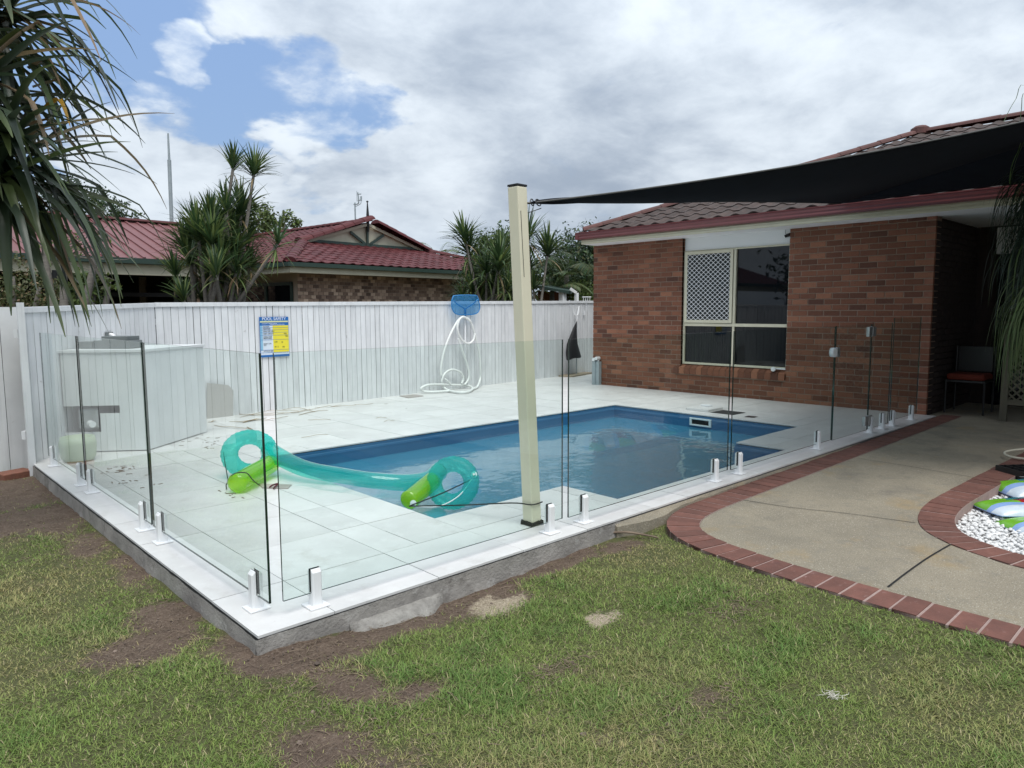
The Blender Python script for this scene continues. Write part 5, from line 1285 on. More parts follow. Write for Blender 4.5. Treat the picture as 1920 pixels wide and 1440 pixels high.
q = [nf(-1.5, 4.61, 0), nf(.5, 4.61, 0), nf(.5, 9, 0), nf(-1.5, 9, 0)]; c_.prism([tuple(p[:2]) for p in q], -.1, 2.45); put('wall', c_, mat('neighbour_mortar', (.40, .33, .27), rough=.9), nh)
nw = MB(); q = [nf(.495, .75, 0), nf(.51, .75, 0), nf(.51, 3.2, 0), nf(.495, 3.2, 0)]; o = put('window', MB().prism([tuple(p[:2]) for p in reversed(q)], 1.0, 2.10), M_pane, nh)
for v0, v1, z0, z1 in ((.70, .78, 1.0, 2.16), (1.9, 1.98, 1.0, 2.1), (3.15, 3.25, 1.0, 2.16), (.70, 3.25, 2.10, 2.18)):
    q = [nf(.46, v0, 0), nf(.50, v0, 0), nf(.50, v1, 0), nf(.46, v1, 0)]; nw.prism([tuple(p[:2]) for p in reversed(q)][::-1], z0, z1)
put('frame', nw, M_green, o)
ev = MB()
for (u0, v0, u1, v1, z0, z1) in ((0, -.0, NW, .03, 2.36, 2.54), (0, 0.03, .03, 12, 2.36, 2.54), (0.03, .03, NW, .5, 2.38, 2.40), (.03, .5, .5, 12, 2.38, 2.40)):
    q = [nf(u0, v0, 0), nf(u1, v0, 0), nf(u1, v1, 0), nf(u0, v1, 0)]; ev.prism([tuple(p[:2]) for p in q], z0, z1)
put('fascia', ev, M_cream, nh)
gt = MB()
for (u0, v0, u1, v1) in ((-.11, -.11, NW+.1, -.003), (-.11, -.003, -.003, 12)):
    q = [nf(u0, v0, 0), nf(u1, v0, 0), nf(u1, v1, 0), nf(u0, v1, 0)]; gt.prism([tuple(p[:2]) for p in q], 2.50, 2.595)
put('gutter', gt, M_green, nh)
rv_ = [nf(0, 0, NZ), nf(NW, 0, NZ), nf(GVb, GV, NZ+GH), nf(NW-GVb, GV, NZ+GH), nf(AU, GV-.02, NZ+AH), nf(0, BKV, NZ), nf(AU, BKV, NZ+AH), nf(NW, BKV, NZ)]
nroof = put('roof', MB().add(rv_, [(0, 1, 3, 2), (0, 2, 4, 6, 5), (1, 7, 6, 4, 3)]), M_rtile2, nh)
tm2 = tile_mesh('neighbour_roof_tile', .30, .36, .024, .022, M_rtile2, nx=6)
sa = math.atan(NTF); esF = NE2*math.cos(sa)+num((0, 0, math.sin(sa))); sa = math.atan(NT); esL = NE1*math.cos(sa)+num((0, 0, math.sin(sa)))
def loc_(p): d = p-E0; return d@NE1, d@NE2
HR = NTF/NT
def inF(p): u, v = loc_(p); return v < GV+.02 and u > v*HR-.02 and u < NW-v*HR+.02
def inL(p): u, v = loc_(p); return u < AU-.02 and v*HR > u-.02 and v < BKV and (v > GV-.25 or u < GVb) or (v > GV-.2 and u < AU-.02 and v < BKV and u > 0)
lay_tiles(nroof, nf(0, -.05, NZ), NE1, esF, inF, .30, .33, (0, 31), 11, tm2, M_rtile2, limit=190)
lay_tiles(nroof, nf(-.05, BKV, NZ), -NE2, esL, inL, .30, .33, (0, 51), 16, tm2, M_rtile2, limit=110)
capn = cap_mesh('neighbour_ridge_cap', .40, .135, M_rtile2)
caps(nroof, nf(.0, .0, NZ+.02), nf(GVb, GV, NZ+GH+.03), .37, capn); caps(nroof, nf(NW, .0, NZ+.02), nf(NW-GVb, GV, NZ+GH+.03), .37, capn)
caps(nroof, nf(AU, GV-.2, NZ+AH+.03), nf(AU, BKV, NZ+AH+.03), .37, capn)
bcap = cap_mesh('barge_cap', .41, .21, M_rtile2)
caps(nroof, nf(GVb-.25, GV-.16, NZ+(GVb-.25)*NT+.05), nf(AU+.1, GV-.16, NZ+AH+.07), .375, bcap); caps(nroof, nf(NW-GVb+.25, GV-.16, NZ+(GVb-.25)*NT+.05), nf(AU, GV-.16, NZ+AH+.05), .375, bcap)
gb_ = put('gable', MB().add([nf(GVb-.1, GV-.03, NZ+GH-.04), nf(NW-GVb+.1, GV-.03, NZ+GH-.04), nf(AU, GV-.03, NZ+AH-.02), nf(GVb-.1, GV+.03, NZ+GH-.04), nf(NW-GVb+.1, GV+.03, NZ+GH-.04), nf(AU, GV+.03, NZ+AH-.02)], [(0, 1, 2), (5, 4, 3), (0, 3, 4, 1), (1, 4, 5, 2), (2, 5, 3, 0)]), M_cream, nh)
tb = MB(); zb_ = NZ+GH; tb.beam(nf(GVb+.15, GV-.10, zb_+.05), nf(NW-GVb-.15, GV-.10, zb_+.05), .05, .085); tb.beam(nf(AU, GV-.10, zb_), nf(AU, GV-.10, NZ+AH+.0), .06, .06, (1, 0, 0))
for s_ in (-1, 1): tb.beam(nf(AU+s_*.05, GV-.10, zb_+.06), nf(AU+s_*.62, GV-.10, zb_+.40), .05, .075)
put('truss', tb, M_green, gb_)
tb = MB()
for s_ in (-1, 1): tb.beam(nf(AU+s_*(AU-GVb+.05), GV-.12, zb_+.0), nf(AU, GV-.12, NZ+AH-.06), .05, .085)
put('barge_board', tb, M_cream, gb_)
fn_ = MB(); q = nf(AU, GV-.14, NZ+AH-.28); fn_.tube([q, q+num((0, 0, .28)), q+num((0, 0, .50)), q+num((0, 0, .86))], [.035, .045, .045, .016], 8); fn_.lathe(q+num((0, 0, .86)), [(.0, 0), (.035, .02), (.035, .05), (.0, .07)], 8); put('finial', fn_, M_black, gb_)
ant = thing('television_aerial', nf(AU, 5.0, NZ+AH), "television aerial on the ridge of the neighbour's house", 'aerial')
q = nf(AU-.02, 5.0, NZ+AH); k_ = np.linalg.norm(q-CAM)/FOC; A_ = lambda x, y: onplane(x, y, q, (fw[0], fw[1], 0))
put('mast', MB().tube([A_(666.5, 419), A_(665.5, 380)], .025, 6), M_alu, ant); put('arm', MB().tube(spline([A_(663, 383), A_(671, 382), A_(672.5, 376), A_(671, 361)], 4), .022, 6), M_alu, ant)
m = MB()
for y in (363.5, 375): m.tube([A_(671, y), A_(677, y)], .022, 5)
m.tube([A_(677, 368), A_(677, 376)], .03, 5); m.tube(spline([A_(677, 376), A_(676, 382), A_(667, 387)], 3), .012, 5); m.tube([A_(669, 358), A_(669.5, 378)], .008, 4); put('element', m, M_alu, ant)
put('amplifier', MB().lathe(A_(668, 415), [(.0, -.07), (.035, -.07), (.035, .07), (0, .07)], 8), M_greyunit, ant)

# carport
CE = num(ground(312, 489, 2.45)); CU = num((.9985, .055, 0)); CV = num((-.055, .9985, 0)); CW = 12.5; CB = 3.1; CRZ = 1.04
cp = thing('carport', CE*[1, 1, 0]-CU*4, "neighbour's open carport with a maroon ribbed metal roof", 'carport')
def cf(u, v, z): return CE*[1, 1, 0]+CU*u+CV*v+num((0, 0, z))
U0, U1 = -CW, 1.5
rf = put('roof', MB().add([cf(U0, -.05, 2.47), cf(U1, -.05, 2.47), cf(U1, CB, 2.47+CRZ), cf(U0, CB, 2.47+CRZ), cf(U1, 2*CB, 2.47), cf(U0, 2*CB, 2.47)], [(0, 1, 2, 3), (3, 2, 4, 5)]), M_metalroof, cp)
rbm = MB(); n = int((U1-U0)/.235); nz_ = np.cross(CU, CV*CB+num((0, 0, CRZ))); nz_ /= np.linalg.norm(nz_)
for i in range(n):
    u = U0+.1+i*.235; a, b = cf(u, -.05, 2.47)+nz_*.012, cf(u, CB, 2.47+CRZ)+nz_*.012
    o = put('rib', MB().beam(a, b, .045, .032, nz_), M_metalroof, rf)
put('ridge_cap', MB().beam(cf(U0, CB, 2.50+CRZ), cf(U1, CB, 2.50+CRZ), .34, .045), M_metalroof, rf)
put('gutter', MB().beam(cf(U0, -.11, 2.415), cf(U1, -.11, 2.415), .11, .10), M_green, cp); put('beam', MB().beam(cf(U0, .0, 2.26), cf(U1, .0, 2.26), .06, .20), M_cream, cp)
for u in (U0+.2, -6.2, -1.9, U1-.1): put('post', MB().box(cf(u, .0, -.1)-num((.05, .05, 0)), cf(u, .0, 2.2)+num((.05, .05, 0))), M_black, cp)
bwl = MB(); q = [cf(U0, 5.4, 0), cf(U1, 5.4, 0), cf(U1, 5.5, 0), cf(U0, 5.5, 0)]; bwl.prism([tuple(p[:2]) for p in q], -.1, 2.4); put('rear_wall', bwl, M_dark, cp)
for z in (1.12, 1.25, 1.45, 1.62, 1.85): put('slat', MB().beam(cf(U0, 2.6, z), cf(U1, 2.6, z), .03, .09), M_black, cp)
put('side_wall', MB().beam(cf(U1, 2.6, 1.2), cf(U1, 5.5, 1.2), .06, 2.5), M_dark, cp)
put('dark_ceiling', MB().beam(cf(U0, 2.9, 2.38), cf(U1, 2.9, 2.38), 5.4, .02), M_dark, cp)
ms_ = thing('radio_mast', cf(0, CB+.5, 2.4), 'tall thin grey mast rising behind the maroon metal roof', 'mast')
q = cf(0, CB+1.6, 0); A2_ = lambda x, y: onplane(x, y, q, (fw[0], fw[1], 0)); b_ = A2_(322, 420); put('pole', MB().tube([num((b_[0], b_[1], 0)), b_, A2_(317.3, 300)], .045, 8), M_alu, ms_); put('whip', MB().tube([A2_(317.3, 300), A2_(315, 250)], [.03, .02], 8), M_alu, ms_)

# shed and little roof beyond the fence on the right
shd = thing('garden_shed', (13.5, 11, 0), 'low shed with a dark sloping metal roof beyond the fence, right of the palms', 'shed')
Ds = 18.5
def sp3(x, y, D=Ds): return atdist(x, y, D)
a, b, c, d = sp3(1000, 534, 18), sp3(1070, 546, 18.2), sp3(1082, 540, 21), sp3(1010, 532, 21)
put('roof', MB().add([a, b, c, d, a-num((0, 0, .07)), b-num((0, 0, .07)), c-num((0, 0, .07)), d-num((0, 0, .07))], [(0, 1, 2, 3), (7, 6, 5, 4), (0, 4, 5, 1), (1, 5, 6, 2), (2, 6, 7, 3), (3, 7, 4, 0)]), M_green, shd)
a, b = sp3(1055, 546, 18.3), sp3(1055, 575, 18.3); put('post', MB().beam(a, num((a[0], a[1], 0)), .14, .14, (1, 0, 0)), M_soffit, shd)
a, b = sp3(1008, 545, 20), sp3(1050, 548, 20); put('wall', MB().add([a, b, num((b[0], b[1], 0)), num((a[0], a[1], 0))], [(3, 2, 1, 0)]), M_brick, shd)
a, b = sp3(1069, 541, 18.2), sp3(1081, 549, 18.2); m = MB().beam(a, b, .10, .07); m.beam(b, num((b[0], b[1], 0)), .08, .08, (1, 0, 0)); put('barge_board', m, M_soffit, shd)
lr = thing('far_tiled_roof', (19, 14, 0), 'pale tiled hip roof far behind the fence, beside the brick house edge', 'house')
a, b, c, d = sp3(1072, 546, 24), sp3(1125, 545, 22), sp3(1125, 524, 26), sp3(1112, 533, 27)
put('roof', MB().add([a, b, c, d], [(0, 1, 2, 3)]), mat('pale_roof', (.40, .38, .33), (.28, .26, .23), 3, rough=.8, stretch=(1, 1, 14)), lr)
put('wall', MB().add([a-num((0, 0, .05)), b-num((0, 0, .05)), num((b[0], b[1], 0)), num((a[0], a[1], 0))], [(3, 2, 1, 0)]), M_brick2, lr)

# ================================================================== plants
def leafcol(kind, rs_):
    j = rs_.uniform(.75, 1.3)
    base = {'dark': (.030, .060, .028), 'mid': (.055, .095, .030), 'light': (.12, .17, .045), 'olive': (.085, .095, .035), 'pand': (.042, .064, .038), 'pandl': (.085, .115, .038), 'dry': (.26, .19, .105), 'drac': (.048, .088, .034), 'dracl': (.12, .165, .05), 'weep': (.085, .125, .045), 'weepd': (.022, .040, .022), 'yellow': (.34, .20, .02)}[kind]
    return tuple(v*j*rs_.uniform(.93, 1.07) for v in base)
def ribbon(mb, P, wid, col, fold=.25, side=None, tipcol=None):
    """leaf blade along P with a V section: three vertices across"""
    n = len(P); V = []; prev = side
    for i in range(n):
        t_ = P[min(i+1, n-1)]-P[max(i-1, 0)]; t_ = t_/(np.linalg.norm(t_)+1e-9)
        s_ = np.cross(t_, (0, 0, 1)) if prev is None else prev-t_*(prev@t_)
        if np.linalg.norm(s_) < 1e-3: s_ = np.cross(t_, (1, 0, 0))
        s_ = s_/np.linalg.norm(s_); prev = s_; u_ = np.cross(s_, t_)
        w_ = wid[i]/2; V += [P[i]+s_*w_+u_*w_*fold, P[i], P[i]-s_*w_+u_*w_*fold]
    o = len(mb.v); mb.v.extend(tuple(map(float, p)) for p in V)
    for i in range(n):
        cc = col if tipcol is None else tuple(np.array(col)*(1-(i/(n-1))**2.5)+np.array(tipcol)*(i/(n-1))**2.5); mb.c += [cc]*3
    F = [(i*3+k, i*3+k+1, i*3+k+4, i*3+k+3) for i in range(n-1) for k in range(2)]
    mb.f += [tuple(q+o for q in f_) for f_ in F]; mb.r += [0.]*len(F)
def blade_path(p, az, el, length, droop, n=9, kink=None, kinkdrop=0., wob=0., rs_=random):
    d = num((math.cos(az)*math.cos(el), math.sin(az)*math.cos(el), math.sin(el))); P = [num(p)]; st = length/(n-1); k_done = False
    for i in range(1, n):
        t_ = i/(n-1)
        if kink is not None and not k_done and t_ > kink: d = d+num((0, 0, -kinkdrop)); k_done = True
        d = d+num((rs_.gauss(0, wob), rs_.gauss(0, wob), -droop*st*(.4+1.6*t_))); d /= np.linalg.norm(d); P.append(P[-1]+d*st)
    return P
def wprof(n, w, base=.7, tipsharp=.8):
    return [w*(base+(1-base)*min(1, i/(n-1)*3))*max(.03, (1-((i/(n-1)))**2.2))**tipsharp for i in range(n)]

# --- screw pine at the left edge, crowns on branches beyond the frame
pand = thing('pandanus_tree', (*(atdist(-260, 560, 4.6))[:2], -.13), 'large screw pine with long drooping strap leaves at the left edge', 'tree')
rp_ = random.Random(11)
b0 = num((*(atdist(-250, 560, 4.7))[:2], -.13)); heads = [(atdist(-25, 30, 4.9), 1.2, 62), (atdist(-70, 190, 4.5), 1.05, 46), (atdist(-10, 325, 4.8), 1.12, 84), (atdist(-140, 60, 4.4), 1.0, 24)]
tk = MB(); fork = b0+num((.05, .05, 1.5)); tk.tube([b0, b0+num((.02, .0, .8)), fork], [.10, .085, .075], 10)
for h, _, _ in heads: tk.tube(spline([fork, (fork+h)/2+num((0, 0, -.12)), h], 5), [.06]*5+[.05]*5+[.045], 8)
put('trunk', tk, M_bark, pand, smooth=True)
camaz = math.atan2(rt[1], rt[0])
for h, Ls_, nl in heads:
    for i in range(nl):
        az = camaz+rp_.uniform(-1.5, 1.5) if rp_.random() < .78 else rp_.uniform(0, 6.28); el = rp_.uniform(-.5, 1.15)
        if rp_.random() < .28: el = rp_.uniform(-1.1, -.3)
        ln = Ls_*rp_.uniform(.7, 1.12); kd = 'pand' if rp_.random() < .70 else ('pandl' if rp_.random() < .75 else 'dry'); k = rp_.uniform(.35, .7)
        P = blade_path(h+num((rp_.gauss(0, .05), rp_.gauss(0, .05), rp_.gauss(0, .08))), az, el, ln, rp_.uniform(.2, 1.2), 13, k, rp_.choice((0, 0, .3, .8, 1.3)), .02, rp_)
        mb = MB(); cc = leafcol(kd, rp_); ribbon(mb, P, wprof(13, rp_.uniform(.055, .082), .8, .7), cc, rp_.uniform(.2, .5), tipcol=leafcol('pandl' if kd != 'dry' else 'dry', rp_) if rp_.random() < .5 else cc)
        put('leaf', mb, M_pand, pand, smooth=True)
# long hanging leaves over the fence
for (x, y, D, ln, kd) in ((20, 330, 4.9, 1.0, 'pand'), (35, 360, 4.8, 1.05, 'pandl'), (55, 375, 4.9, .95, 'pand'), (70, 380, 5.0, .9, 'pandl'), (85, 365, 4.9, .95, 'pandl'), (105, 385, 5.0, .85, 'pand'), (120, 375, 5.1, .8, 'pand'), (140, 395, 5.0, .7, 'pand'), (160, 385, 5.1, .62, 'pand'), (45, 400, 4.7, .82, 'pandl'), (10, 380, 4.8, .9, 'pand'), (95, 410, 4.8, .75, 'pandl'), (0, 300, 4.8, 1.0, 'pand'), (62, 300, 4.9, 1.15, 'pand'), (128, 340, 5.0, .95, 'pand'), (30, 250, 4.9, 1.2, 'pand')):
    p = atdist(x, y, D); P = blade_path(p-num((.25*math.cos(camaz), .25*math.sin(camaz), -.05)), camaz+rp_.uniform(-.3, .3), .1, .3, .8, 4, None, 0, 0, rp_)
    P = P[:-1]+blade_path(P[-1], camaz+rp_.uniform(-.5, .5), -1.05, ln, .9, 10, None, 0, .03, rp_)
    mb = MB(); ribbon(mb, P, wprof(len(P), rp_.uniform(.048, .07), .8, .7), leafcol(kd, rp_), .3, tipcol=leafcol('pandl', rp_)); put('leaf', mb, M_pand, pand, smooth=True)
for (x, y, w_) in ((55, 130, .3), (62, 165, .3), (85, 205, .26), (45, 240, .3)):
    mb = MB(); p = atdist(x, y, 4.8); P = blade_path(p, camaz+rp_.uniform(-1, 1), .5, w_*1.3, 1., 6, .5, 2.2, .05, rp_); ribbon(mb, P, wprof(6, .05, .8), leafcol('yellow' if y == 205 else 'dry', rp_), .5); put('dead_leaf', mb, M_pand, pand, smooth=True)

# --- dracaenas behind the fence: stems with rosettes of narrow leaves
def rosette_mesh(name, seed, n=58, ln=.46, w=.030, spread=1.25, old=8):
    rs_ = random.Random(seed); mb = MB()
    for i in range(n):
        el = math.pi/2-spread*(rs_.random()**.75); az = rs_.uniform(0, 6.28); L_ = ln*rs_.uniform(.75, 1.1)
        P = blade_path((0, 0, rs_.uniform(-.07, .05)), az, el, L_, rs_.uniform(.3, 1.2), 5, None, 0, .015, rs_); ribbon(mb, P, wprof(5, w, .55, .75), leafcol('drac' if rs_.random() < .72 else 'dracl', rs_), .2)
    for i in range(old):
        P = blade_path((0, 0, -.08), rs_.uniform(0, 6.28), rs_.uniform(-1., .1), ln*rs_.uniform(.6, .95), 1.6, 5, None, 0, .03, rs_); ribbon(mb, P, wprof(5, w*.8, .6), leafcol('dry' if rs_.random() < .45 else 'dracl', rs_), .1)
    return mb.mesh(name, M_leaf, True)
ROS = [rosette_mesh('rosette_%s' % k, s, *a) for k, s, a in (('full', 1, (84, .46, .034, 1.2, 6)), ('tight', 2, (52, .44, .032, .8, 5)), ('wide', 3, (60, .50, .030, 1.55, 10)), ('open', 4, (46, .48, .030, 1.3, 12)))]
def dracaena(label, D, base_px, tops, seed, sc=1.0):
    rs_ = random.Random(seed); b = atdist(base_px[0], base_px[1], D); b = num((b[0], b[1], -.1)); root = thing('dragon_tree', b, label, 'tree'); tr_ = MB()
    for (x, y, k, s_, dd) in tops:
        p = atdist(x, y, D+dd); j = num((b[0]+rs_.uniform(-.25, .25), b[1]+rs_.uniform(-.25, .25), -.1)); mid_ = num((j[0]*.55+p[0]*.45+rs_.uniform(-.1, .1), j[1]*.55+p[1]*.45, max(.7, p[2]*.55+rs_.uniform(-.25, .1)))); P = spline([j, num((j[0], j[1], mid_[2]*.6)), mid_, p], 5)
        tr_.tube(P, list(np.linspace(.062, .022, len(P))), 7)
        lean = p-mid_; lean = lean/np.linalg.norm(lean); lean = lean*.55+num((0, 0, .6)); lean /= np.linalg.norm(lean); a = np.cross(lean, (math.cos(rs_.uniform(0, 6)), math.sin(rs_.uniform(0, 6)), .1)); a /= np.linalg.norm(a); c = np.cross(lean, a); q = s_*sc
        inst('leaf_rosette', ROS[k], root, frame4(p, a*q, c*q, lean*q))
    put('trunk', tr_, M_bark, root, smooth=True); return root
dracaena('tall many-stemmed dragon tree standing before the carport', 11., (390, 600), [(437, 315, 1, .95, 0), (476, 325, 0, 1.05, .3), (452, 400, 0, 1.3, .5), (425, 398, 1, 1.15, 0), (395, 415, 1, 1.1, -.3), (368, 428, 0, 1.1, .2), (372, 446, 0, 1.25, -.4), (350, 470, 0, 1.15, .2), (425, 440, 0, 1.25, .4), (398, 455, 0, 1.2, -.5), (440, 470, 0, 1.15, .2), (462, 450, 2, 1.0, .6), (358, 492, 2, 1.15, -.2), (412, 495, 0, 1.1, -.5), (330, 515, 1, .95, -.5), (405, 515, 1, 1.0, -.8), (443, 508, 2, 1.0, -.3), (470, 500, 2, .95, .5), (345, 563, 1, .9, -.7), (440, 540, 2, 1.0, .2), (408, 432, 0, 1.2, .3), (383, 452, 0, 1.2, .4), (445, 430, 0, 1.2, .7), (430, 485, 0, 1.25, .3), (365, 470, 0, 1.2, .5), (455, 490, 2, 1.1, .6), (390, 530, 2, 1.1, .3), (425, 540, 0, 1.0, .4), (520, 458, 3, 1.1, -.2), (385, 480, 0, 1.2, .5), (415, 470, 2, 1.2, .3), (378, 560, 2, .8, .2)], 21)
dracaena('dragon tree clump beyond the fence, directly left of the cream post', 15.3, (905, 600), [(872, 449, 0, 1.15, 0), (880, 475, 2, 1.25, .2), (935, 500, 0, 1.5, -.3), (912, 512, 2, 1.3, 0), (885, 545, 2, 1.15, .2), (925, 545, 0, 1.3, .4), (950, 540, 2, 1.1, -.2), (900, 560, 1, 1.0, .3), (868, 560, 2, .9, .3), (940, 470, 1, 1.0, .6)], 22, 1.17)
dracaena('dragon tree beyond the fence, directly right of the cream post', 16.9, (995, 600), [(990, 448, 2, 1.3, 0), (1027, 475, 0, 1.3, .2), (990, 505, 2, 1.2, .5), (1000, 540, 2, 1.0, .2)], 23, 1.28)

# --- broad-leaved trees and shrubs
def crown(mb, c, rx, ry, rz, n, leaf, kinds, seed, fill=.35):
    rs_ = np.random.default_rng(seed); ra = random.Random(seed)
    nc = max(10, n//55); cl = rs_.normal(size=(nc, 3)); cl /= np.linalg.norm(cl, axis=1)[:, None]; cl *= (fill+(1-fill)*rs_.random((nc, 1))**.45)
    for i in range(n):
        q = cl[rs_.integers(nc)]; p = q+rs_.normal(size=3)*.17; lz = p[2]
        o = num(c)+p*[rx, ry, rz]; d = p/np.linalg.norm(p)*.6+rs_.normal(size=3)*.6+num((0, 0, .3)); d /= np.linalg.norm(d); a = np.cross(d, rs_.normal(size=3)); a /= np.linalg.norm(a); b = np.cross(d, a); s_ = leaf*rs_.uniform(.7, 1.3)
        kd = kinds[0] if rs_.random() < .55 else kinds[rs_.integers(len(kinds))]; cc = leafcol(kd, ra)
        mb.add([o-a*s_, o+b*s_*.42+d*s_*.08, o+a*s_, o-b*s_*.42+d*s_*.08], [(0, 1, 2, 3)], col=cc)
def tree(name, label, base, lobes, kinds, n, leaf, seed, cat='tree', trunk=True, fill=.35, group=None):
    base = num(base); root = thing(name, base, label, cat, group); mb = MB(); tot = sum(l[3]*l[4]*l[5] for l in lobes)
    for k, (x, y, z, rx, ry, rz) in enumerate(lobes): crown(mb, (x, y, z), rx, ry, rz, int(n*rx*ry*rz/tot), leaf, kinds, seed+k, fill)
    put('crown', mb, M_leaf, root)
    if trunk:
        t_ = MB()
        for (x, y, z, rx, ry, rz) in lobes: t_.tube(spline([base, num((base[0]*.6+x*.4, base[1]*.6+y*.4, base[2]*.5+z*.5)), num((x, y, z+rz*.3))], 4), list(np.linspace(.11, .025, 9)), 7)
        put('trunk', t_, M_bark, root, smooth=True)
    return root
def lobe3(x, y, D, r, rz=None):
    p = atdist(x, y, D); return (*p, r, r, rz or r)
def gp(x, D): p = atdist(x, 575, D); return (p[0], p[1], -.1)
tree('shrub_tree', 'dark green bushy tree rising behind the metal carport roof', gp(120, 21), [lobe3(100, 400, 21, 1.0), lobe3(145, 385, 21, .85), lobe3(195, 408, 21, .6), lobe3(235, 412, 21.5, .45)], ('dark', 'mid', 'mid'), 5200, .065, 31)
tree('shade_tree', "light green tree behind the ridge of the neighbour's house", gp(480, 26), [lobe3(445, 425, 26, .75), lobe3(485, 415, 26, .62), lobe3(535, 428, 27, .55), lobe3(410, 435, 26, .7)], ('light', 'light', 'mid', 'olive'), 4500, .08, 32)
tree('round_tree', 'dense round-headed green tree behind the dragon trees left of the post', gp(915, 19), [lobe3(918, 482, 19, .62), lobe3(902, 500, 19, .52), lobe3(945, 490, 19.3, .8), lobe3(908, 538, 19, .5), lobe3(935, 530, 19, .85)], ('mid', 'dark', 'mid', 'light'), 9500, .06, 33)
tree('bushy_tree', 'large bushy tree between the post and the brick house', gp(1075, 23), [lobe3(1085, 480, 23, .95), lobe3(1110, 500, 23, 1.1), lobe3(1050, 510, 23, .85), lobe3(1090, 530, 22.5, 1.0), lobe3(1030, 530, 22, .7), lobe3(1135, 505, 24, 1.0)], ('dark', 'mid', 'olive', 'mid'), 12000, .07, 34)
tree('low_shrub', 'low yellow-green shrub beyond the fence beside the brick house', gp(1090, 20.5), [lobe3(1085, 558, 20.5, .5), lobe3(1112, 556, 20.5, .45)], ('light', 'mid'), 2200, .045, 35, 'shrub', False)
tree('garden_hedge', 'tangled dry-looking hedge beyond the fence at the far left', gp(20, 10.3), [lobe3(-40, 530, 10.2, .7, .55), lobe3(25, 535, 10.2, .55, .42), lobe3(75, 552, 10.2, .42, .32), lobe3(-110, 530, 10.4, .8, .6)], ('olive', 'dry', 'olive', 'mid'), 6500, .03, 36, 'hedge', True)
tree('low_shrub', 'leafy green shrub beyond the fence in front of the dark carport', gp(165, 10.0), [lobe3(160, 545, 10., .22), lobe3(175, 520, 10., .16), lobe3(205, 530, 10., .14), lobe3(140, 535, 10., .2), lobe3(150, 575, 10, .25)], ('light', 'mid', 'olive'), 1300, .04, 37, 'shrub', True)
tree('thorn_bush', 'bare twiggy bush with few leaves before the metal roof', gp(110, 9.6), [lobe3(120, 460, 9.6, .3), lobe3(190, 445, 9.6, .12), lobe3(80, 450, 9.6, .25)], ('light', 'olive'), 150, .035, 38, 'shrub', True)
tree('leafy_tree', 'tall dark leafy trees beyond the left fence, seen mirrored in the house window', (-9, 7.5, -.1), [(-9, 7.5, 2.6, 2.2, 2.2, 1.7), (-7.5, 9.5, 3.0, 2., 2., 1.6), (-12, 7, 3.4, 2.6, 2.4, 2.2), (-15, 5.5, 3.0, 2.6, 2.6, 2.2)], ('dark', 'mid'), 5200, .13, 39)
tw_ = MB(); rq = random.Random(9)
for i in range(26):
    p = atdist(60+rq.random()*70, 480, 9.6); P = [p]
    d = num((rt[0], rt[1], rq.uniform(-.1, .6)))*(1 if rq.random() < .8 else -.6)
    for k in range(6): d = d+num((rq.gauss(0, .25), rq.gauss(0, .25), rq.gauss(0, .25))); P.append(P[-1]+d*.09)
    tw_.tube(P, list(np.linspace(.008, .003, 7)), 4)
tb_ = [o for o in bpy.data.objects if o.name.startswith('thorn_bush')][0]; put('twig', tw_, M_bark, tb_)
# palms beyond the fence
def palm(label, D, base, top, n, ln, kinds, seed):
    rs_ = random.Random(seed); p = atdist(top[0], top[1], D); b = num((p[0], p[1], -.1)); root = thing('palm_tree', b, label, 'palm'); put('trunk', MB().tube([b, (b+p)/2, p], [.12, .09, .06], 8), M_bark, root, smooth=True)
    for i in range(n):
        mb = MB(); az = 2*math.pi*i/n+rs_.uniform(-.3, .3); P = blade_path(p, az, rs_.uniform(.5, 1.3), ln*rs_.uniform(.8, 1.1), 1.1, 10, None, 0, .01, rs_); ribbon(mb, P, [.014]*10, leafcol('mid', rs_), .3)
        for k in range(2, 10):
            for s_ in (-1, 1):
                t_ = P[min(k+1, 9)]-P[k-1]; sd_ = np.cross(t_, (0, 0, 1)); sd_ /= np.linalg.norm(sd_)+1e-9
                for h in range(3):
                    q = P[k-1]+(P[k]-P[k-1])*h/3; dd = sd_*s_*.9+t_/np.linalg.norm(t_)*.5+num((0, 0, -.25)); dd /= np.linalg.norm(dd); l_ = ln*.30*(1-.5*abs(k/9-.4)); Q_ = [q, q+dd*l_*.5, q+dd*l_+num((0, 0, -.12*l_))]; ribbon(mb, Q_, [.012, .028, .004], leafcol(kinds[rs_.randrange(len(kinds))], rs_), .1)
        put('frond', mb, M_leaf, root)
palm('feathery palm beyond the fence, in front of the bushy tree', 20.5, None, (1062, 515), 13, 1.5, ('mid', 'olive', 'dark'), 41)
palm("bright green palm top showing above the right end of the neighbour's roof", 27, None, (822, 490), 11, 1.1, ('light', 'light', 'mid'), 42)
palm('second feathery palm beyond the fence, half behind the cream post', 19.5, None, (1035, 545), 10, 1.1, ('mid', 'olive'), 43)

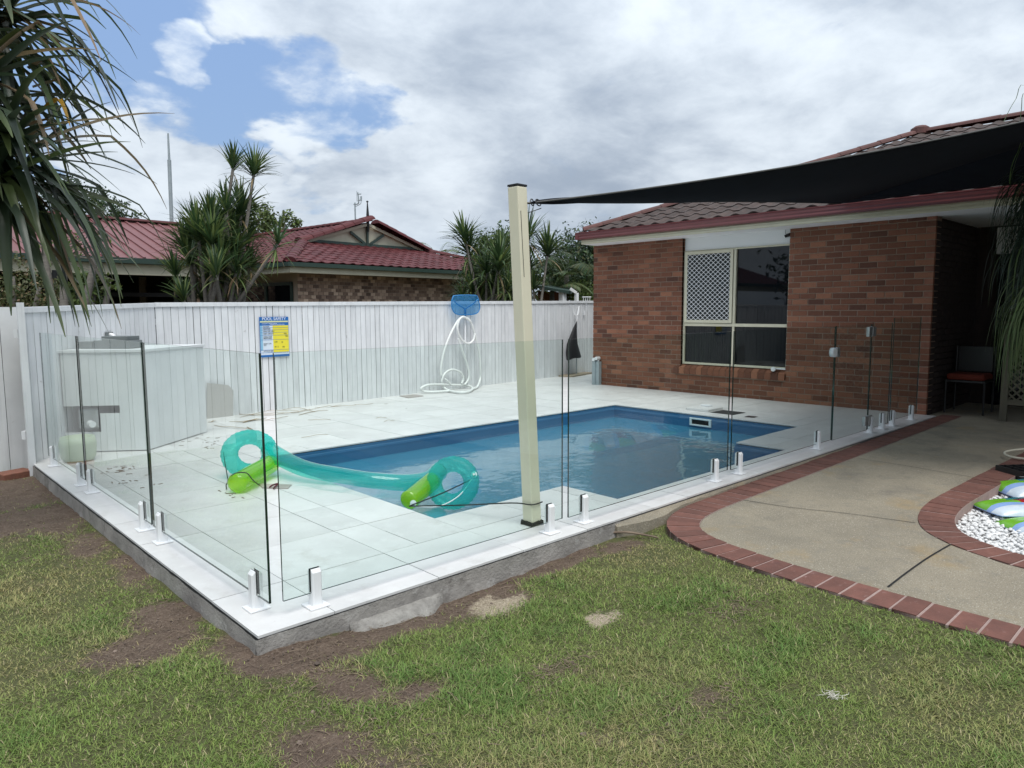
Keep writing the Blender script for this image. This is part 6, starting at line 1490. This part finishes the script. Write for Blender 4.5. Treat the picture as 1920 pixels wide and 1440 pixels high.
# --- weeping ponytail palm in the pebble bed at the right edge
wp_ = thing('ponytail_palm', (6.55, -2.25, bedz), 'weeping ponytail palm with long grassy leaves at the right edge', 'plant')
rw_ = random.Random(51); hb_ = [(atdist(1968, 360, 6.4), .82, 240, 'weepd'), (atdist(1972, 450, 6.3), .85, 280, 'weepd'), (atdist(1985, 560, 6.2), .98, 420, 'weep')]
tk = MB(); tk.tube(spline([(6.74, -2.12, bedz), (6.72, -2.10, .6), (6.66, -2.0, 1.5), tuple(hb_[0][0])], 5), list(np.linspace(.11, .05, 16)), 10)
for h, *_ in hb_[1:]: tk.tube([(6.69, -2.05, h[2]-.25), tuple(h)], .035, 7)
put('trunk', tk, M_bark, wp_, smooth=True)
for h, ln, n, kd in hb_:
    for part in range(6):
        mb = MB()
        for i in range(n//6):
            az = math.pi*.75+rw_.uniform(-1.5, 1.5) if rw_.random() < .7 else rw_.uniform(0, 6.28); P = blade_path(h+num((rw_.gauss(0, .06), rw_.gauss(0, .06), rw_.gauss(0, .1))), az, rw_.uniform(.0, 1.1), ln*rw_.uniform(.6, 1.05), rw_.uniform(4.5, 8.5), 11, None, 0, .03, rw_)
            ribbon(mb, P, wprof(11, rw_.uniform(.010, .019), .8), leafcol(kd if rw_.random() < .9 else 'weep', rw_), .2)
        put('leaf_tuft', mb, M_leaf, wp_)
mb = MB()
for P in ([atdist(1922, 160, 6.3), atdist(1905, 185, 6.3), atdist(1893, 205, 6.3), atdist(1882, 228, 6.3)], [atdist(1925, 175, 6.3), atdist(1915, 205, 6.3), atdist(1913, 240, 6.3), atdist(1920, 262, 6.3), atdist(1905, 300, 6.3), atdist(1893, 340, 6.3)], [atdist(1925, 262, 6.3), atdist(1908, 285, 6.3), atdist(1896, 315, 6.3), atdist(1893, 345, 6.3)]):
    P = spline([hb_[0][0], hb_[0][0]*.5+P[0]*.5+num((.12, -.14, .1))]+P, 4); ribbon(mb, P, [.008]*len(P), leafcol('weep', rw_), .2)
put('stray_leaf', mb, M_leaf, wp_)

# ================================================================== lawn grass
def nograss(x, y):
    a = (x > -.03) & (y > -.03)
    outp = np.interp(y, OUTc[::-1, 1][::1], OUTc[::-1, 0]) if False else None
    P = [tuple(p) for p in OUTc]+[(2.54, -7), (20, -7), (20, 5), (9.7, 5)]
    return a | inpoly(x, y, P) | ((x > 2.45) & (y > -.12) & (y < .05))
def make_grass(n, seed):
    g = np.random.default_rng(seed); rr = 1.0+8.2*g.random(n)**1.35; az = YAW+g.uniform(-.86, .86, n)
    x = CAM[0]+rr*np.cos(az); y = CAM[1]+rr*np.sin(az); k = ~nograss(x, y) & (y < 5.42); x, y, rr = x[k], y[k], rr[k]
    d = dirt_at(x, y); sd_ = sand_at(x, y); k = g.random(len(x)) < np.clip(1.02-d*1.0, .035, 1)*np.clip(1-sd_, .15, 1)*np.clip(.45+1.2*(vnoise(x, y, 7, 33, 3)-.15), .35, 1); x, y, rr, d = x[k], y[k], rr[k], d[k]
    m_ = len(x); dry = dry_at(x, y); tuft = np.clip((vnoise(x, y, 3.2, 41, 3)-.45)*3, 0, 1)
    L_ = g.uniform(.016, .038, m_)*(1+.9*tuft)*(1-.35*d)*(1-.25*dry); w = g.uniform(.0018, .0034, m_)*(1+.10*np.maximum(rr-2, 0)); a = g.uniform(0, 6.283, m_)
    lean = g.uniform(.7, 1.52, m_); dx, dy = np.cos(a), np.sin(a); z0 = ground_z(x, y)-.004
    sx, sy = -dy*w/2, dx*w/2; h = L_*np.cos(np.minimum(lean, 1.35)); o = L_*np.sin(np.minimum(lean, 1.45))
    def v(ox, oy, oz): return np.stack([ox, oy, oz], -1)
    mx_, my_, mz = x+dx*o*.42, y+dy*o*.42, z0+h*.62; tx, ty, tz = x+dx*o+g.normal(0, .003, m_), y+dy*o+g.normal(0, .003, m_), z0+h*.96
    V = np.stack([v(x-sx, y-sy, z0), v(x+sx, y+sy, z0), v(mx_+sx*.85, my_+sy*.85, mz), v(mx_-sx*.85, my_-sy*.85, mz), v(tx, ty, tz)], 1).reshape(-1, 3)
    b = 5*np.arange(m_)[:, None]; Q4 = b+np.array([[0, 1, 2, 3]]); Q3 = b+np.array([[3, 2, 4]])
    t = np.clip(dry*.8+g.normal(0, .22, m_)+(d > .3)*.35, 0, 1)[:, None]; t2 = np.clip(tuft[:, None]*.8+g.normal(0, .2, (m_, 1)), 0, 1)
    gr_ = np.array([.178, .248, .058])*(1-t2)+np.array([.108, .205, .048])*t2; c = gr_*(1-t)+np.array([.36, .305, .145])*t
    dead = g.random(m_) < .05; c[dead] = np.array([.42, .36, .21]); c = c*g.uniform(.7, 1.35, (m_, 1))
    C4 = np.c_[np.repeat(c, 5, 0), np.ones(m_*5)]
    return V, Q4, Q3, C4
V, Q4, Q3, C4 = make_grass(980000, 77)
go = bpy.data.objects.new('lawn_grass', fast_mesh('lawn_grass', V, [Q4, Q3], M_grass, [('Col', 'FLOAT_COLOR', C4)], smooth=False)); COL.objects.link(go); tag(go, kind='stuff')
# runners, dead stems and twigs lying on the bare soil
tw = MB(); rt_ = random.Random(17); n = 0
while n < 3200:
    k = rt_.randrange(len(DIRT)); cx, cy, rx, ry, w = DIRT[k]; x, y = cx+rt_.gauss(0, rx*.75), cy+rt_.gauss(0, ry*.75)
    if bool(nograss(np.array([x]), np.array([y]))[0]) or y > 5.2: continue
    n += 1; a = rt_.uniform(0, 6.28); L_ = rt_.uniform(.012, .075)*(1 if rt_.random() < .9 else 1.8); P = []; q = num((x, y, 0)); zz = rt_.uniform(.0, .012)
    for i in range(4):
        gz = float(ground_z(np.array([q[0]]), np.array([q[1]]))[0]); P.append(num((q[0], q[1], gz+.003+zz*math.sin(i)))); a += rt_.gauss(0, .16); q = q+num((math.cos(a), math.sin(a), 0))*L_/3
    tw.tube(P, [.0008, .0009, .0008, .0004] if rt_.random() < .96 else [.0022, .0022, .002, .0014], 4, caps=False)
tag(put('dead_runners', tw, M_twig), kind='stuff')
SLAB = {1110: 'thick pale arched root where the deck edge meets the curved paver edging', 1140: 'short thin stick behind the arched pale root by the paver edging', 545: 'thin stick on the soil just left of the deck corner lawn', 590: 'pale straight stick against the concrete foot right of the deck corner', 1010: 'slim stick at the foot of the slab below the cream post'}
wr = MB(); c_w = ground(1563, 1306, -.10); rq2 = random.Random(4)
for i in range(26):
    a = rq2.uniform(0, 6.28); q = c_w+num((rq2.gauss(0, .022), rq2.gauss(0, .014), .003)); P = [q]
    for k in range(4): a += rq2.gauss(0, .6); q = q+num((math.cos(a)*.010, math.sin(a)*.010, rq2.uniform(-.002, .005))); P.append(q)
    wr.tube(P, [.0010, .0011, .0010, .0008, .0004], 4, caps=False)
tag(put('white_roots', wr, mat('bleached_root', (.62, .60, .54), (.5, .47, .4), 20, rough=.9), solo=c_w), 'small clump of bleached white roots lying on the lawn at the lower right', 'roots')
for (x0, y0, x1, y1, r_, b_) in ((1110, 1003, 1235, 1008, .008, -.0), (1140, 1000, 1180, 985, .005, 0), (545, 1290, 578, 1254, .005, 0), (590, 1186, 627, 1174, .008, 0), (1010, 1020, 1065, 1012, .006, 0)):
    a, b = ground(x0, y0, -.105), ground(x1, y1, -.10); c = (a+b)/2+num((0, 0, .03 if x0 == 1110 else .004)); o = put('dead_stick', MB().tube(spline([a, c, b], 5), [r_]*8+[r_*.8]*2+[r_*.5], 6), M_twig, solo=a)
    tag(o, SLAB[x0], 'stick', 'dead sticks along the deck edge')
st = MB(); g_ = np.random.default_rng(5)
for _ in range(1000):
    k = rt_.randrange(len(DIRT)); cx, cy, rx, ry, w = DIRT[k]; x, y = cx+rt_.gauss(0, rx*.6), cy+rt_.gauss(0, ry*.6)
    if bool(nograss(np.array([x]), np.array([y]))[0]): continue
    z = float(ground_z(np.array([x]), np.array([y]))[0]); s_ = rt_.uniform(.002, .007)*(1 if rt_.random() < .96 else 2.2); st.add(IV*s_*g_.uniform(.6, 1.1, (12, 1))*[1.2, 1, .7]+num((x, y, z+s_*.3)), [tuple(f_) for f_ in IF], rt_.random())
tag(put('soil_clods', st, mat('clod', (.17, .13, .105), (.09, .068, .053), 20, rough=.95, rnd=.5)), kind='stuff')

# lettering becomes plain mesh
bpy.context.view_layer.update(); dg = bpy.context.evaluated_depsgraph_get()
for ob in [o for o in SC.objects if o.type == 'FONT']:
    me = bpy.data.meshes.new_from_object(ob.evaluated_get(dg)); par, ml = ob.parent, ob.matrix_local.copy(); bpy.data.objects.remove(ob)
    n_ = bpy.data.objects.new('lettering', me); COL.objects.link(n_); n_.parent = par; n_.matrix_local = ml
